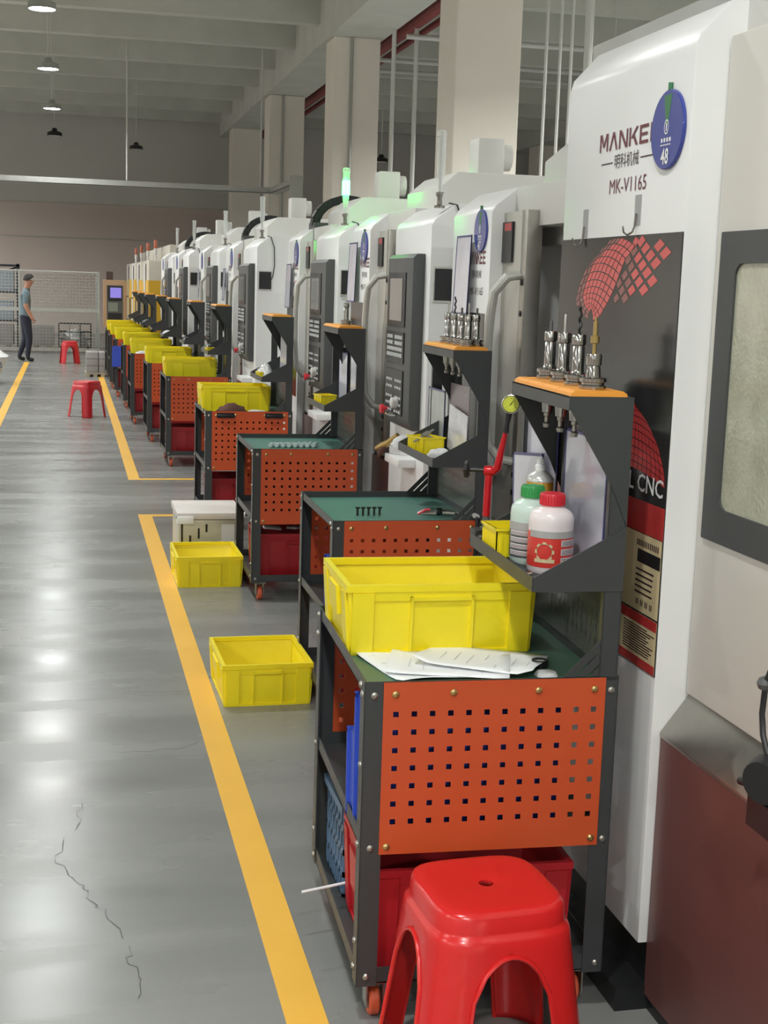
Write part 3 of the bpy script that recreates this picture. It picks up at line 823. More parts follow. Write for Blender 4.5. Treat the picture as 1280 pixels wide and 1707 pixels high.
def angle_post(mb, sx, sy, h, w=0.05, th=0.003):
    # L-section with its corner at the origin, legs running to +sx and +sy
    mb.box(0, sx*w, 0, sy*th, 0, h); mb.box(0, sx*th, 0, sy*w, 0, h)

def shelf_tray(mb, w, l, lip, th=0.003):
    mb.box(0, w, 0, l, 0, th)
    mb.box(0, th, 0, l, 0, lip); mb.box(w-th, w, 0, l, 0, lip); mb.box(0, w, 0, th, 0, lip); mb.box(0, w, l-th, l, 0, lip)

def slotted_back(mb, l, h, nx=14, nz=4):
    # sheet in YZ with small upright slots; built as a grid with the slots left open
    ys = [0]; zs = [0]
    for i in range(nx): ys += [0.03+i*(l-0.06)/(nx-1)-0.0025, 0.03+i*(l-0.06)/(nx-1)+0.0025]
    ys.append(l)
    for j in range(nz): zs += [0.05+j*0.035-0.008, 0.05+j*0.035+0.008]
    zs.append(h)
    for i in range(len(ys)-1):
        for j in range(len(zs)-1):
            if i % 2 == 1 and j % 2 == 1: continue
            o = len(mb.v)
            mb.v += [(0, ys[i], zs[j]), (0, ys[i+1], zs[j]), (0, ys[i+1], zs[j+1]), (0, ys[i], zs[j+1])]
            mb.f.append((o, o+3, o+2, o+1))
            mb.v += [(0.002, ys[i], zs[j]), (0.002, ys[i+1], zs[j]), (0.002, ys[i+1], zs[j+1]), (0.002, ys[i], zs[j+1])]
            mb.f.append((o+4, o+5, o+6, o+7))

RL, SL, TL = 0.755, 0.468, 0.578     # rack, holder shelf and tray lengths
def cart(x, y, rz, label, detail=2, matm=None, sockets=4, wheels=True):
    t = empty('tool_cart', (x, y, 0), rz)
    tag(t, label, 'cart', 'charcoal and orange tool carts along the machines')
    zb = 0.105
    # corner posts
    for (px, py, sx, sy) in ((0, 0, 1, 1), (CW, 0, -1, 1), (0, CL, 1, -1), (CW, CL, -1, -1)):
        cpart(('post', sx, sy), 'corner_post', DARK, lambda mb: angle_post(mb, sx, sy, CT-zb), t, (px, py, zb), bevel=0)
    # top tray with rubber mat
    cpart('toptray', 'top_tray', DARK, lambda mb: shelf_tray(mb, CW-0.008, CL-0.008, 0.032), t, (0.004, 0.004, CT-0.033))
    cpart('mat' + (matm or MATGREEN).name, 'rubber_mat', matm or MATGREEN, lambda mb: mb.box(0, CW-0.016, 0, CL-0.016, 0, 0.004), t, (0.008, 0.008, CT-0.03))
    cpart('midtray', 'middle_shelf', DARK, lambda mb: shelf_tray(mb, CW-0.008, CL-0.008, 0.036), t, (0.004, 0.004, 0.447))
    cpart('lowtray', 'bottom_shelf', DARK, lambda mb: shelf_tray(mb, CW-0.008, CL-0.008, 0.04), t, (0.004, 0.004, zb+0.005))
    # perforated end panels
    for py, nm in ((-0.002, 'end_panel'), (CL+0.0005, 'end_panel')):
        cpart('panel', nm, ORANGE, lambda mb: perf_panel(mb, 0.535, 0.417, 12, 7, 0.0434, 0.03, 0.080, 0.0132), t, (0.045, py, 0.436))
    # screws
    if detail > 1:
        def screw(mb):
            mb.lathe([(0.0085, 0), (0.0085, 0.0015), (0.0055, 0.004), (0.004, 0.005), (0.0028, 0.005), (0.0025, 0.003), (0, 0.003)], n=10, axis=Vector((0, -1, 0)))
        def screwl(mb):
            mb.lathe([(0.0085, 0), (0.0085, 0.0015), (0.0055, 0.005), (0, 0.006)], n=10, axis=Vector((-1, 0, 0)))
        for sx, sz, m in ((0.073, 0.824, 'b'), (0.21, 0.826, 'b'), (0.415, 0.826, 'b'), (0.552, 0.826, 'b'), (0.062, 0.455, 'b'), (0.563, 0.455, 'b')):
            cpart('screwb', 'screw', BRASS, screw, t, (sx, -0.003, sz), smooth=40)
        for sx, sz in ((0.024, 0.822), (0.024, 0.452), (0.594, 0.822), (0.594, 0.45), (0.024, 0.13), (0.594, 0.13)):
            cpart('screws', 'screw', STEEL, screw, t, (sx, -0.0005, sz), smooth=40)
        for sy, sz in ((0.022, 0.82), (0.045, 0.836), (0.022, 0.65), (0.03, 0.452), (CL-0.03, 0.836), (CL-0.022, 0.78), (CL-0.022, 0.46), (CL-0.022, 0.2), (0.03, 0.21), (0.04, 0.14), (CL-0.03, 0.125)):
            cpart('screwl', 'screw', STEEL, screwl, t, (0.0, sy, sz), smooth=40)
    # casters
    if wheels:
        for (px, py) in ((0.055, 0.055), (CW-0.055, 0.055), (0.055, CL-0.055), (CW-0.055, CL-0.055)):
            def brk(mb):
                mb.box(-0.03, 0.03, -0.03, 0.03, 0.096, 0.106); mb.box(-0.022, -0.018, -0.02, 0.028, 0.03, 0.098); mb.box(0.018, 0.022, -0.02, 0.028, 0.03, 0.098)
            c = cpart('caster', 'caster', STEEL, brk, t, (px, py, 0))
            cpart('wheel', 'wheel', WHEEL, lambda mb: mb.lathe([(0.012, -0.014), (0.032, -0.014), (0.038, -0.009), (0.038, 0.009), (0.032, 0.014), (0.012, 0.014)], (0, 0.01, 0.038), 18, Vector((1, 0, 0))), c, smooth=40)
    # rack on the machine side
    xr = CW-0.005
    for py in (0.0, RL-0.045):
        cpart('rackpost', 'rack_post', DARK, lambda mb: (mb.box(-0.0445, -0.0005, 0, 0.003, 0, 0.671), mb.box(-0.003, 0, 0, 0.045, 0, 0.671), mb.box(-0.045, -0.042, 0, 0.02, 0, 0.671)), t, (xr, py, CT-0.01))
    cpart('rackbar', 'rack_bar', DARK, lambda mb: mb.box(-0.02, 0, 0, 0.035, 0, 0.44), t, (xr, 0.40, 1.07))
    cpart('slotback', 'slotted_back', SLOTP, lambda mb: slotted_back(mb, RL-0.02, 0.208, 20), t, (xr-0.006, 0.01, CT+0.0))
    # shelf for tool holders
    ZS = 1.516
    def shelf(mb):
        mb.box(-0.155, 0, 0, SL, -0.003, 0); mb.box(-0.155, -0.152, 0, SL, -0.032, 0)
    cpart('rshelf', 'holder_shelf', DARK, shelf, t, (xr, 0.0, ZS))
    def brak(mb):
        mb.prism([(-0.155, 0), (0, 0), (0, -0.30), (-0.045, -0.20), (-0.150, -0.032), (-0.155, -0.03)], 'y', 0, 0.003)
    for py in (-0.0035, SL-0.003):
        cpart('rbrack', 'shelf_bracket', DARK, brak, t, (xr, py, ZS))
    # tray with sloping cheeks
    ZT = 1.062
    cpart('rtray', 'rack_tray', DARK, lambda mb: (mb.box(-0.218, 0, 0, TL, 0, 0.003), mb.box(-0.221, -0.218, 0, TL, 0, 0.034)), t, (xr, 0, ZT))
    for py in (-0.0035, TL-0.003):
        cpart('rcheek', 'tray_cheek', DARK, lambda mb: mb.prism([(-0.218, 0), (0, 0), (0, 0.152), (-0.025, 0.138), (-0.218, 0.034)], 'y', 0, 0.003), t, (xr, py, ZT))
    # slotted gussets down to the cart top
    def gus(mb):
        for k in range(4):
            a = 0.0 + k*0.032
            mb.prism([(-0.13+a, 0), (-0.105+a, 0), (0, 0.105-a), (0, 0.13-a)], 'y', 0, 0.003)
    for py in (0.003, RL-0.006):
        cpart('gusset', 'rack_gusset', DARK, gus, t, (xr-0.002, py, CT))
    # orange sockets
    for k in range(sockets):
        def sock(mb):
            mb.prism([(0, 0), (0.002, 0.007), (0.012, 0.013), (0.125, 0.013), (0.135, 0.007), (0.137, 0)], 'y', 0.001, 0.115)
        cpart('sock', 'tool_socket', SOCKET, sock, t, (xr-0.15, 0.004+k*0.116, ZS), smooth=0)
    return t

def to_world(c, p):
    return Matrix.Rotation(c.rotation_euler.z, 4, 'Z') @ Vector(p) + Vector(c.location)

def tool_holder(loc, kind, label, group, sc=1.0):
    t = empty('tool_holder', loc); t.scale = (sc, sc, sc)
    tag(t, label, 'tool', group)
    cpart('thflange', 'flange', CHROME, lambda mb: mb.lathe([(0.031, 0.0), (0.0315, 0.002), (0.0315, 0.009), (0.0265, 0.011), (0.0265, 0.016), (0.0315, 0.018), (0.0315, 0.025), (0.029, 0.027), (0.02, 0.028)], n=24), t, smooth=40)
    cpart('thtaper', 'taper_shank', CHROME, lambda mb: mb.lathe([(0.009, -0.087), (0.0135, -0.085), (0.022, 0.0), (0.02, 0.001)], n=20), t, smooth=40)
    cpart('thstud', 'pull_stud', STEEL, lambda mb: mb.lathe([(0.0, -0.125), (0.0075, -0.124), (0.009, -0.120), (0.009, -0.114), (0.0055, -0.110), (0.0055, -0.096), (0.0085, -0.094), (0.0085, -0.086)], n=14), t, smooth=40)
    if kind == 'probe':
        cpart('thbodyp', 'chuck_body', CHROME, lambda mb: mb.lathe([(0.018, 0.027), (0.016, 0.05), (0.015, 0.052), (0.0145, 0.054), (0.018, 0.056), (0.0185, 0.078), (0.017, 0.082), (0.006, 0.083)], n=20), t, smooth=40)
        cpart('thprobe', 'edge_finder', BRASS, lambda mb: mb.lathe([(0.005, 0.083), (0.005, 0.105), (0.0105, 0.107), (0.0105, 0.122), (0.006, 0.124), (0.0055, 0.155), (0.003, 0.157), (0.0025, 0.166), (0.0, 0.167)], n=14), t, smooth=40)
    else:
        cpart('thbody', 'chuck_body', CHROME, lambda mb: mb.lathe([(0.0185, 0.027), (0.0155, 0.034), (0.0145, 0.04), (0.0145, 0.094), (0.013, 0.096)], n=20), t, smooth=40)
        cpart('thnut', 'collet_nut', CHROME, lambda mb: mb.lathe([(0.0135, 0.096), (0.0165, 0.098), (0.0165, 0.119), (0.0145, 0.122), (0.006, 0.122)], n=20), t, smooth=40)
        if kind == 'drill':
            def dr(mb):
                mb.tube([(0.0022*math.cos(a*1.1), 0.0022*math.sin(a*1.1), 0.12+0.0045*a) for a in range(16)], 0.0035, 7)
            cpart('thdrill', 'drill_bit', BLACK, dr, t, smooth=40)
        elif kind == 'mill':
            cpart('thmill', 'end_mill', DULLSTEEL, lambda mb: mb.lathe([(0.003, 0.12), (0.003, 0.165), (0.002, 0.167)], n=10), t, smooth=40)
        else:
            cpart('thmill2', 'end_mill', PANELGREY, lambda mb: mb.lathe([(0.0045, 0.12), (0.0045, 0.145), (0.0035, 0.147)], n=10), t, smooth=40)
    return t

# ------------------------------------------------------------------ plastic crates
def crate(loc, w, d, h, m, label, rz=0.0, name='plastic_crate', group=None, ribs=True, cat='crate'):
    """open stacking crate: tapered shell, rolled rim, raised ribs"""
    t = empty(name, loc, rz); tag(t, label, cat, group)
    th = 0.004; tp = 0.012
    def shell(mb):
        o0 = [(-w/2+tp, -d/2+tp), (w/2-tp, -d/2+tp), (w/2-tp, d/2-tp), (-w/2+tp, d/2-tp)]
        o1 = [(-w/2, -d/2), (w/2, -d/2), (w/2, d/2), (-w/2, d/2)]
        i0 = [(-w/2+tp+th, -d/2+tp+th), (w/2-tp-th, -d/2+tp+th), (w/2-tp-th, d/2-tp-th), (-w/2+tp+th, d/2-tp-th)]
        i1 = [(-w/2+th, -d/2+th), (w/2-th, -d/2+th), (w/2-th, d/2-th), (-w/2+th, d/2-th)]
        vs = [(*p, 0) for p in o0]+[(*p, h) for p in o1]+[(*p, th) for p in i0]+[(*p, h) for p in i1]
        fs = [(3,2,1,0), (8,9,10,11)]
        for k in range(4):
            j = (k+1) % 4
            fs += [(k, j, 4+j, 4+k), (8+j, 8+k, 12+k, 12+j), (4+k, 4+j, 12+j, 12+k)]
        mb.add(vs, fs)
    key = (round(w,3), round(d,3), round(h,3), m.name)
    cpart(('shell',)+key, 'shell', m, shell, t, smooth=30, bevel=0.004)
    def rim(mb):
        r = 0.014; a, b = w/2+0.004, d/2+0.004
        mb.box(-a, a, -b, -b+r, h-0.016, h+0.002); mb.box(-a, a, b-r, b, h-0.016, h+0.002)
        mb.box(-a, -a+r, -b+r, b-r, h-0.016, h+0.002); mb.box(a-r, a, -b+r, b-r, h-0.016, h+0.002)
    cpart(('rim',)+key, 'rim', m, rim, t, smooth=0)
    if ribs:
        def rb(mb):
            pr = 0.008
            for sy in (-1, 1):
                yo = lambda z: sy*(d/2-tp+tp*z/h)
                def strip(x0, x1, z0, z1, pp=pr):
                    ya, yb = yo(z0), yo(z1)
                    vs = [(x0, ya, z0), (x1, ya, z0), (x1, yb, z1), (x0, yb, z1), (x0, ya+sy*pp, z0), (x1, ya+sy*pp, z0), (x1, yb+sy*pp, z1), (x0, yb+sy*pp, z1)]
                    fs = [(4,5,6,7), (0,1,5,4), (1,2,6,5), (2,3,7,6), (3,0,4,7)]
                    mb.add(vs, fs if sy < 0 else [tuple(reversed(q)) for q in fs])
                e = w/2-tp
                for sx in (-1, 1):
                    strip(min(sx*e, sx*(e-0.055)), max(sx*e, sx*(e-0.055)), 0.004, h-0.018)
                strip(-w*.17, -w*.155, 0.004, h*.84); strip(w*.155, w*.17, 0.004, h*.84); strip(-w*.17, w*.17, h*.78, h*.84)
                strip(-e, e, h-0.040, h-0.016, 0.003)
                strip(-e, e, 0.0, 0.010, 0.006)
            for sx in (-1, 1):
                xo = lambda z: sx*(w/2-tp+tp*z/h)
                def stripx(y0, y1, z0, z1, pp=pr):
                    xa, xb = xo(z0), xo(z1)
                    vs = [(xa, y0, z0), (xa, y1, z0), (xb, y1, z1), (xb, y0, z1), (xa+sx*pp, y0, z0), (xa+sx*pp, y1, z0), (xb+sx*pp, y1, z1), (xb+sx*pp, y0, z1)]
                    fs = [(4,5,6,7), (0,1,5,4), (1,2,6,5), (2,3,7,6), (3,0,4,7)]
                    mb.add(vs, fs if sx > 0 else [tuple(reversed(q)) for q in fs])
                e = d/2-tp
                for sy in (-1, 1):
                    stripx(min(sy*e, sy*(e-0.05)), max(sy*e, sy*(e-0.05)), 0.004, h-0.018)
                stripx(-d*.17, d*.17, h*.45, h*.86, 0.012)
                stripx(-e, e, h-0.040, h-0.016, 0.003)
                stripx(-e, e, 0.0, 0.010, 0.006)
        cpart(('ribs',)+key, 'side_ribs', m, rb, t, smooth=0)
    return t

# ------------------------------------------------------------------ stool
def stool(loc, rz, m, label, s=1.0):
    """one-piece plastic stool: dished square seat with centre hole, flared arched legs"""
    t = empty('plastic_stool', loc, rz); t.scale = (s, s, 1.0); tag(t, label, 'stool')
    H = 0.45; P = 4.2
    def pt(a, phi):
        r = a/((abs(math.cos(phi))**P+abs(math.sin(phi))**P)**(1/P))
        return r
    prof = [(0.128, H), (0.136, H-0.004), (0.1405, H-0.012), (0.1425, H-0.044), (0.1435, H-0.049), (0.149, H-0.055), (0.153, H-0.064)]
    nrow = 22
    rows = [(a, z) for a, z in prof]
    for k in range(1, nrow+1):
        u = k/nrow; z = (H-0.064)*(1-u); rows.append((0.153+0.045*u, z))
    za = H-0.095
    def uo(z):
        if z >= za: return 0.0
        q = (za-z)
        return 0.60*math.sqrt(max(0, 1-(1-min(1, q/0.12))**2)) + 0.06*max(0, q-0.12)/0.2
    zr = []
    for a, z in rows: zr.append((a, z))
    # insert rows near the arch top
    extra = [za, za-0.002, za-0.007, za-0.014, za-0.024, za-0.038]
    for z in extra:
        u = 1-z/(H-0.064); zr.append((0.153+0.045*u, z))
    zr.sort(key=lambda q: (-q[1], q[0]))
    NC = 10
    bm = bmesh.new()
    for side in range(4):
        base = side*math.pi/2
        for half in (-1, 1):
            grid = []
            for a, z in zr:
                w0 = uo(z); row = []
                for c in range(NC+1):
                    u = w0+(1-w0)*c/NC
                    phi = half*u*math.pi/4
                    r = pt(a, phi)
                    row.append(bm.verts.new((r*math.cos(base+phi), r*math.sin(base+phi), z)))
                grid.append(row)
            for i in range(len(grid)-1):
                for c in range(NC):
                    q = (grid[i][c], grid[i+1][c], grid[i+1][c+1], grid[i][c+1])
                    if half < 0: q = tuple(reversed(q))
                    bm.faces.new(q)
    # seat
    NS = 8*NC
    rings = [(0.128, H), (0.11, H+0.0015), (0.06, H+0.001), (0.02, H), (0.0155, H-0.001), (0.0145, H-0.012)]
    prev = None
    for k, (a, z) in enumerate(rings):
        ring = []
        for i in range(NS):
            ang = 2*math.pi*i/NS
            phi = (ang+math.pi/4) % (math.pi/2)-math.pi/4
            r = pt(a, phi) if a > 0.05 else a
            ring.append(bm.verts.new((r*math.cos(ang), r*math.sin(ang), z)))
        if prev:
            for i in range(NS):
                j = (i+1) % NS
                bm.faces.new((prev[i], prev[j], ring[j], ring[i]))
        prev = ring
    bmesh.ops.remove_doubles(bm, verts=bm.verts, dist=0.0004)
    bmesh.ops.recalc_face_normals(bm, faces=bm.faces)
    me = bpy.data.meshes.new('stool_body'); bm.to_mesh(me); bm.free()
    me.materials.append(m)
    me.polygons.foreach_set('use_smooth', [True]*len(me.polygons)); me.set_sharp_from_angle(angle=math.radians(50))
    o = link_mesh('stool_body', me, t)
    sm = o.modifiers.new('wall', 'SOLIDIFY'); sm.thickness = 0.004; sm.offset = -1
    # raised lip around each arch
    for side in range(4):
        base = side*math.pi/2; pts = []
        zz = [0.0]+[za*0.15*k for k in range(1, 6)]+[za-0.038, za-0.024, za-0.014, za-0.007, za-0.002, za]
        for sgn, seq in ((-1, zz), (1, list(reversed(zz))[1:])):
            for z in seq:
                u = 1-z/(H-0.064); a = 0.153+0.045*u
                phi = sgn*uo(z)*math.pi/4; r = pt(a, phi)
                pts.append((r*math.cos(base+phi), r*math.sin(base+phi), z+0.0))
        MB().tube(pts, 0.0055, 6).build('arch_lip', m, t, smooth=60)
    return t

# ------------------------------------------------------------------ the row of carts
carts = {}
CARTS = [
 (1, 0.656, 2.98, -2.0, 'nearest charcoal tool cart with orange perforated panel, papers and bottles rack', 3, MATGREEN),
 (2, 0.985, 5.13, 0.0, 'charcoal tool cart with bare teal mat, air gun and tool rack, second from the front', 3, MATTEAL),
 (3, 0.975, 7.43, 0.0, 'charcoal tool cart with clear plastic parts on its teal mat, third from the front', 3, MATTEAL),
 (4, 0.925, 9.61, 0.5, 'charcoal tool cart with two black grips on its orange panel', 2, MATGREEN),
 (5, 0.886, 13.06, 0.5, 'charcoal tool cart beyond the floor-line gap, fifth from the front', 2, MATGREEN),
 (6, 0.824, 15.07, 0.5, 'charcoal tool cart level with the larger of the far red stools, sixth from the front', 1, MATGREEN),
 (7, 0.727, 16.95, 0.5, 'charcoal tool cart with bright orange panel and white rags on top, seventh from the front', 1, MATGREEN),
 (8, 0.713, 19.05, 0.0, 'charcoal tool cart with narrow bright orange panel, eighth from the front', 1, MATGREEN),
 (9, 0.660, 20.86, 0.0, 'dim charcoal tool cart with a blue bag hung on it, ninth from the front', 1, MATGREEN),
 (10, 0.632, 22.45, 0.0, 'dim charcoal tool cart, second last of the row', 1, MATGREEN),
 (11, 0.632, 24.40, 0.0, 'farthest charcoal tool cart by the small pallet', 1, MATGREEN),
]
for (i, x, y, r, lab, det, mm) in CARTS:
    carts[i] = cart(x, y, math.radians(r), lab, 2 if det >= 2 else 1, mm)

def on_cart(i, lx, ly, z):
    v = to_world(carts[i], (lx, ly, 0)); return (v.x, v.y, z)
ZM = CT-0.0255     # top of the rubber mat
ZMID = 0.4505      # middle shelf surface
ZLOW = 0.1135      # bottom shelf surface
ZTR = 1.0655       # rack tray surface
ZSH = 1.529        # top of the orange sockets

# crates on top of the carts
G_TOP = 'yellow crates on the carts'
crate((0.922, 3.465, ZM), 0.488, 0.352, 0.18, YELLOW, 'big yellow crate standing on the nearest cart behind the papers', math.radians(-1), group=G_TOP)
for i, lx, ly, lab in ((4, .245, .42, 'yellow crate on the cart with the brown cloth'), (5, .25, .36, 'yellow crate on the fifth cart from the front'),
                   (6, .25, .42, 'yellow crate on the sixth cart from the front'), (7, .27, .50, 'yellow crate on the cart with white rags'), (8, .27, .42, 'yellow crate on the eighth cart from the front'),
                   (9, .27, .40, 'yellow crate on the ninth cart from the front'), (10, .27, .40, 'yellow crate on the second last cart'), (11, .27, .40, 'yellow crate on the farthest cart')):
    crate(on_cart(i, lx, ly, ZM), 0.488, 0.352, 0.18, YELLOW, lab, group=G_TOP)
# crates on the floor
crate((0.80, 5.765, 0), 0.375, 0.47, 0.178, YELLOW, 'yellow crate on the floor beside the yellow line, nearer of the two', math.radians(1), group='yellow crates on the floor')
crate((0.785, 8.05, 0), 0.375, 0.47, 0.178, YELLOW, 'yellow crate on the floor in front of the metal box, farther of the two', math.radians(0.5), group='yellow crates on the floor')
# red crates on the bottom shelves
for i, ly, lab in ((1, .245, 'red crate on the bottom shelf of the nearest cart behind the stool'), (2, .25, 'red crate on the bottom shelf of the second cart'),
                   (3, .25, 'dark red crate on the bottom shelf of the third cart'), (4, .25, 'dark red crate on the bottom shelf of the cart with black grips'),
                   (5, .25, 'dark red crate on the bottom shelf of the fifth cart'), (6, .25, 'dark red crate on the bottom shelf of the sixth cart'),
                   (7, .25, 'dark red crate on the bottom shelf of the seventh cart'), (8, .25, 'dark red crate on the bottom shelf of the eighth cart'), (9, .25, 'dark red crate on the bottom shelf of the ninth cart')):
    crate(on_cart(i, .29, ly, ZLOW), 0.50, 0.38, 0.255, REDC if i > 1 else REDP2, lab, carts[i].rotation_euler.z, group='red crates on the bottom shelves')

# blue trays stored upright on the middle shelves
def upright_tray(c, lx, ly, z, w, h, d, m, label, lean=0.0, rz=0.0):
    t = empty('blue_tray', on_cart(c, lx, ly, z), rz); t.rotation_euler = (lean, 0, rz)
    tag(t, label, 'tray')
    def f(mb):
        mb.box(0, w, 0, 0.004, 0, h)
        for a in ((0, 0.004, 0, h), (w-0.004, w, 0, h)):
            mb.box(a[0], a[1], 0, d, a[2], a[3])
        mb.box(0, w, 0, d, 0, 0.004); mb.box(0, w, 0, d, h-0.004, h)
    mb = MB(); f(mb); mb.build('tray_shell', m, t, smooth=0, bevel=0.0015)
    mb = MB(); mb.box(-0.008, w+0.008, d-0.006, d, -0.0, 0.006); mb.box(-0.008, w+0.008, d-0.006, d, h-0.01, h+0.004); mb.box(-0.008, 0.0, d-0.006, d, 0, h); mb.box(w, w+0.008, d-0.006, d, 0, h)
    mb.build('tray_rim', m, t, smooth=0)
    mb = MB()
    for k in range(4): mb.box(w*.2*(k+.8), w*.2*(k+.8)+0.006, -0.003, 0, 0.02, h-0.02)
    mb.build('tray_ribs', m, t, smooth=0)
    return t
upright_tray(1, .014, .075, ZMID+.003, .50, .335, .06, BLUEP, 'blue plastic tray stood on edge behind the nearest orange panel', -0.03)
upright_tray(1, .012, .165, ZMID+.003, .44, .22, .06, BLUEP, 'second blue plastic tray stood on edge inside the nearest cart', -0.05)
upright_tray(2, .03, .06, ZMID+.003, .40, .20, .06, BLUEP, 'blue plastic tray on the middle shelf of the second cart, nearer', -0.08)
upright_tray(2, .03, .20, ZMID+.003, .40, .22, .06, BLUEP, 'blue plastic tray on the middle shelf of the second cart, farther', -0.12)
upright_tray(9, -.03, -.09, 0.45, .2, .3, .05, BLUEP, 'blue bag hanging at the near end of the ninth cart')
for i, word in ((3, 'third'), (4, 'fourth'), (5, 'fifth'), (6, 'sixth'), (7, 'seventh'), (8, 'eighth'), (9, 'ninth')):
    t = empty('tool_case', on_cart(i, .30, .13, ZMID+.003), carts[i].rotation_euler.z); tag(t, 'dark tool case stood behind the orange panel of the %s cart' % word, 'case', 'dark tool cases inside the carts')
    cpart('case', 'case_body', BLACK, lambda mb: mb.box(-.25, .25, -.05, .05, 0, .33), t, bevel=.008)
    cpart('caseh', 'case_handle', PANELGREY, lambda mb: mb.tube([(-.06, 0, .33), (-.05, 0, .35), (.05, 0, .35), (.06, 0, .33)], .008, 8), t, smooth=40)
# slate blue slotted basket
b = empty('slotted_basket', on_cart(1, .25, .60, ZLOW)); tag(b, 'slate blue basket with square openings on the bottom shelf of the nearest cart', 'basket')
mb = MB(); w, d, h = .42, .24, .25
for sx in (-1, 1):
    for k in range(7):
        yy = -d/2+k*(d/6); mb.box(sx*w/2-.003, sx*w/2+.003, max(-d/2, yy-.006), min(d/2, yy+.006), 0, h)
    for k in range(5):
        zz = k*(h/4.); mb.box(sx*w/2-.003, sx*w/2+.003, -d/2, d/2, max(0, zz-.008), min(h, zz+.008))
for sy in (-1, 1):
    for k in range(9):
        xx = -w/2+k*(w/8); mb.box(max(-w/2, xx-.006), min(w/2, xx+.006), sy*d/2-.003, sy*d/2+.003, 0, h)
    for k in range(5):
        zz = k*(h/4.); mb.box(-w/2, w/2, sy*d/2-.003, sy*d/2+.003, max(0, zz-.008), min(h, zz+.008))
mb.build('basket_sides', BLUEG, b, smooth=0)
MB().box(-w/2, w/2, -d/2, d/2, 0, .005).build('basket_floor', BLUEG, b, smooth=0)
mb = MB(); mb.box(-w/2-.012, w/2+.012, -d/2-.012, -d/2+.003, h-.012, h+.01); mb.box(-w/2-.012, w/2+.012, d/2-.003, d/2+.012, h-.012, h+.01)
mb.box(-w/2-.012, -w/2+.003, -d/2, d/2, h-.012, h+.01); mb.box(w/2-.003, w/2+.012, -d/2, d/2, h-.012, h+.01); mb.build('basket_rim', BLUEG, b, smooth=0)
tag(MB().cyl(on_cart(1, -.075, .42, .157), on_cart(1, .10, .47, .162), 0.004, n=8).build('welding_rod', PAPER), 'thin white rod poking out over the bottom shelf edge', 'rod')

# ------------------------------------------------------------------ things on the nearest cart
def sheet(loc, rz, w, l, label, curl=0.0, seed=0):
    rnd = random.Random(seed); n = 8
    ph = rnd.uniform(0, 6)
    vs = []; fs = []
    for i in range(n+1):
        for j in range(n+1):
            u, v = i/n, j/n
            edge = max(0, abs(v-.5)*2-.6)/.4
            z = .0008+.002*(1+math.sin(3*u+ph))*abs(math.cos(2.3*v+ph)) + curl*edge**2*(.5+.5*math.sin(4*u+ph))
            vs.append(((u-.5)*w, (v-.5)*l, z))
    for i in range(n):
        for j in range(n):
            a = i*(n+1)+j; fs.append((a, a+n+1, a+n+2, a+1))
    o = link_mesh('paper_sheet', make_mesh('paper_sheet', vs, fs, PAPER, 60)); o.location = loc; o.rotation_euler = (0, 0, rz)
    sm = o.modifiers.new('thickness', 'SOLIDIFY'); sm.thickness = 0.0005; sm.offset = 1
    tag(o, label, 'paper', 'loose drawings on the nearest cart')
    ink = MB()
    for k in range(7):
        x0 = rnd.uniform(-w*.4, 0); y0 = -l*.4+k*l*.12
        ink.box(x0, x0+rnd.uniform(.03, w*.4), y0, y0+.0012, .0052+curl*0, .0056)
    q = ink.build('print_lines', INK, o, smooth=0); q['kind'] = 'stuff'
    return o
sheet((0.830, 3.196, ZM), math.radians(12), .21, .297, 'drawing sheet lying leftmost under the other papers on the nearest cart', .010, 1)
sheet((0.908, 3.167, ZM+.006), math.radians(72), .21, .297, 'drawing sheet in the middle of the pile of papers', .012, 2)
sheet((0.996, 3.182, ZM+.012), math.radians(60), .21, .297, 'drawing sheet lying rightmost on top of the pile of papers', .016, 3)
ring = MB(); ring.lathe([(.016, 0), (.021, 0), (.021, .018), (.016, .018), (.016, 0)], n=18)
o = ring.build('bearing_ring', BLACK); o.location = (1.137, 3.148, ZM+.0); tag(o, 'small black steel ring at the right end of the papers', 'ring')
rag = MB(); rag.lathe([(.0, 0), (.03, .0), (.025, .008), (.0, .012)], n=9); o = rag.build('crumpled_wrap', RAGW); o.location = (1.127, 3.074, ZM); tag(o, 'crumpled bit of clear wrap by the front edge of the nearest cart', 'wrap')

# tool holders standing in the orange sockets
G_T1 = 'tool holders on the nearest rack'
for k, (kind, lab) in enumerate((('probe', 'tool holder with brass edge finder at the near end of the nearest rack'), ('drill', 'chrome tool holder with long black drill, second from the near end of the nearest rack'),
        ('mill', 'chrome tool holder with thin end mill, third from the near end of the nearest rack'), ('short', 'chrome tool holder at the far end of the nearest rack'))):
    tool_holder(on_cart(1, CW-.085, .060+.112*k, ZSH), kind, lab, G_T1)
for k in range(4):
    tool_holder(on_cart(2, CW-.085, .062+.1*k, ZSH), ['mill', 'short', 'drill', 'mill'][k],
                ['chrome tool holder nearest on the second rack', 'chrome tool holder second along the second rack', 'chrome tool holder with drill third along the second rack', 'chrome tool holder farthest on the second rack'][k], 'tool holders on the second rack')
tool_holder(on_cart(2, CW-.035, .12, ZSH), 'short', 'chrome tool holder in the back row of the second rack', 'tool holders on the second rack')
tool_holder(on_cart(3, CW-.085, .16, ZSH), 'mill', 'single dark tool holder standing on the third rack', None)

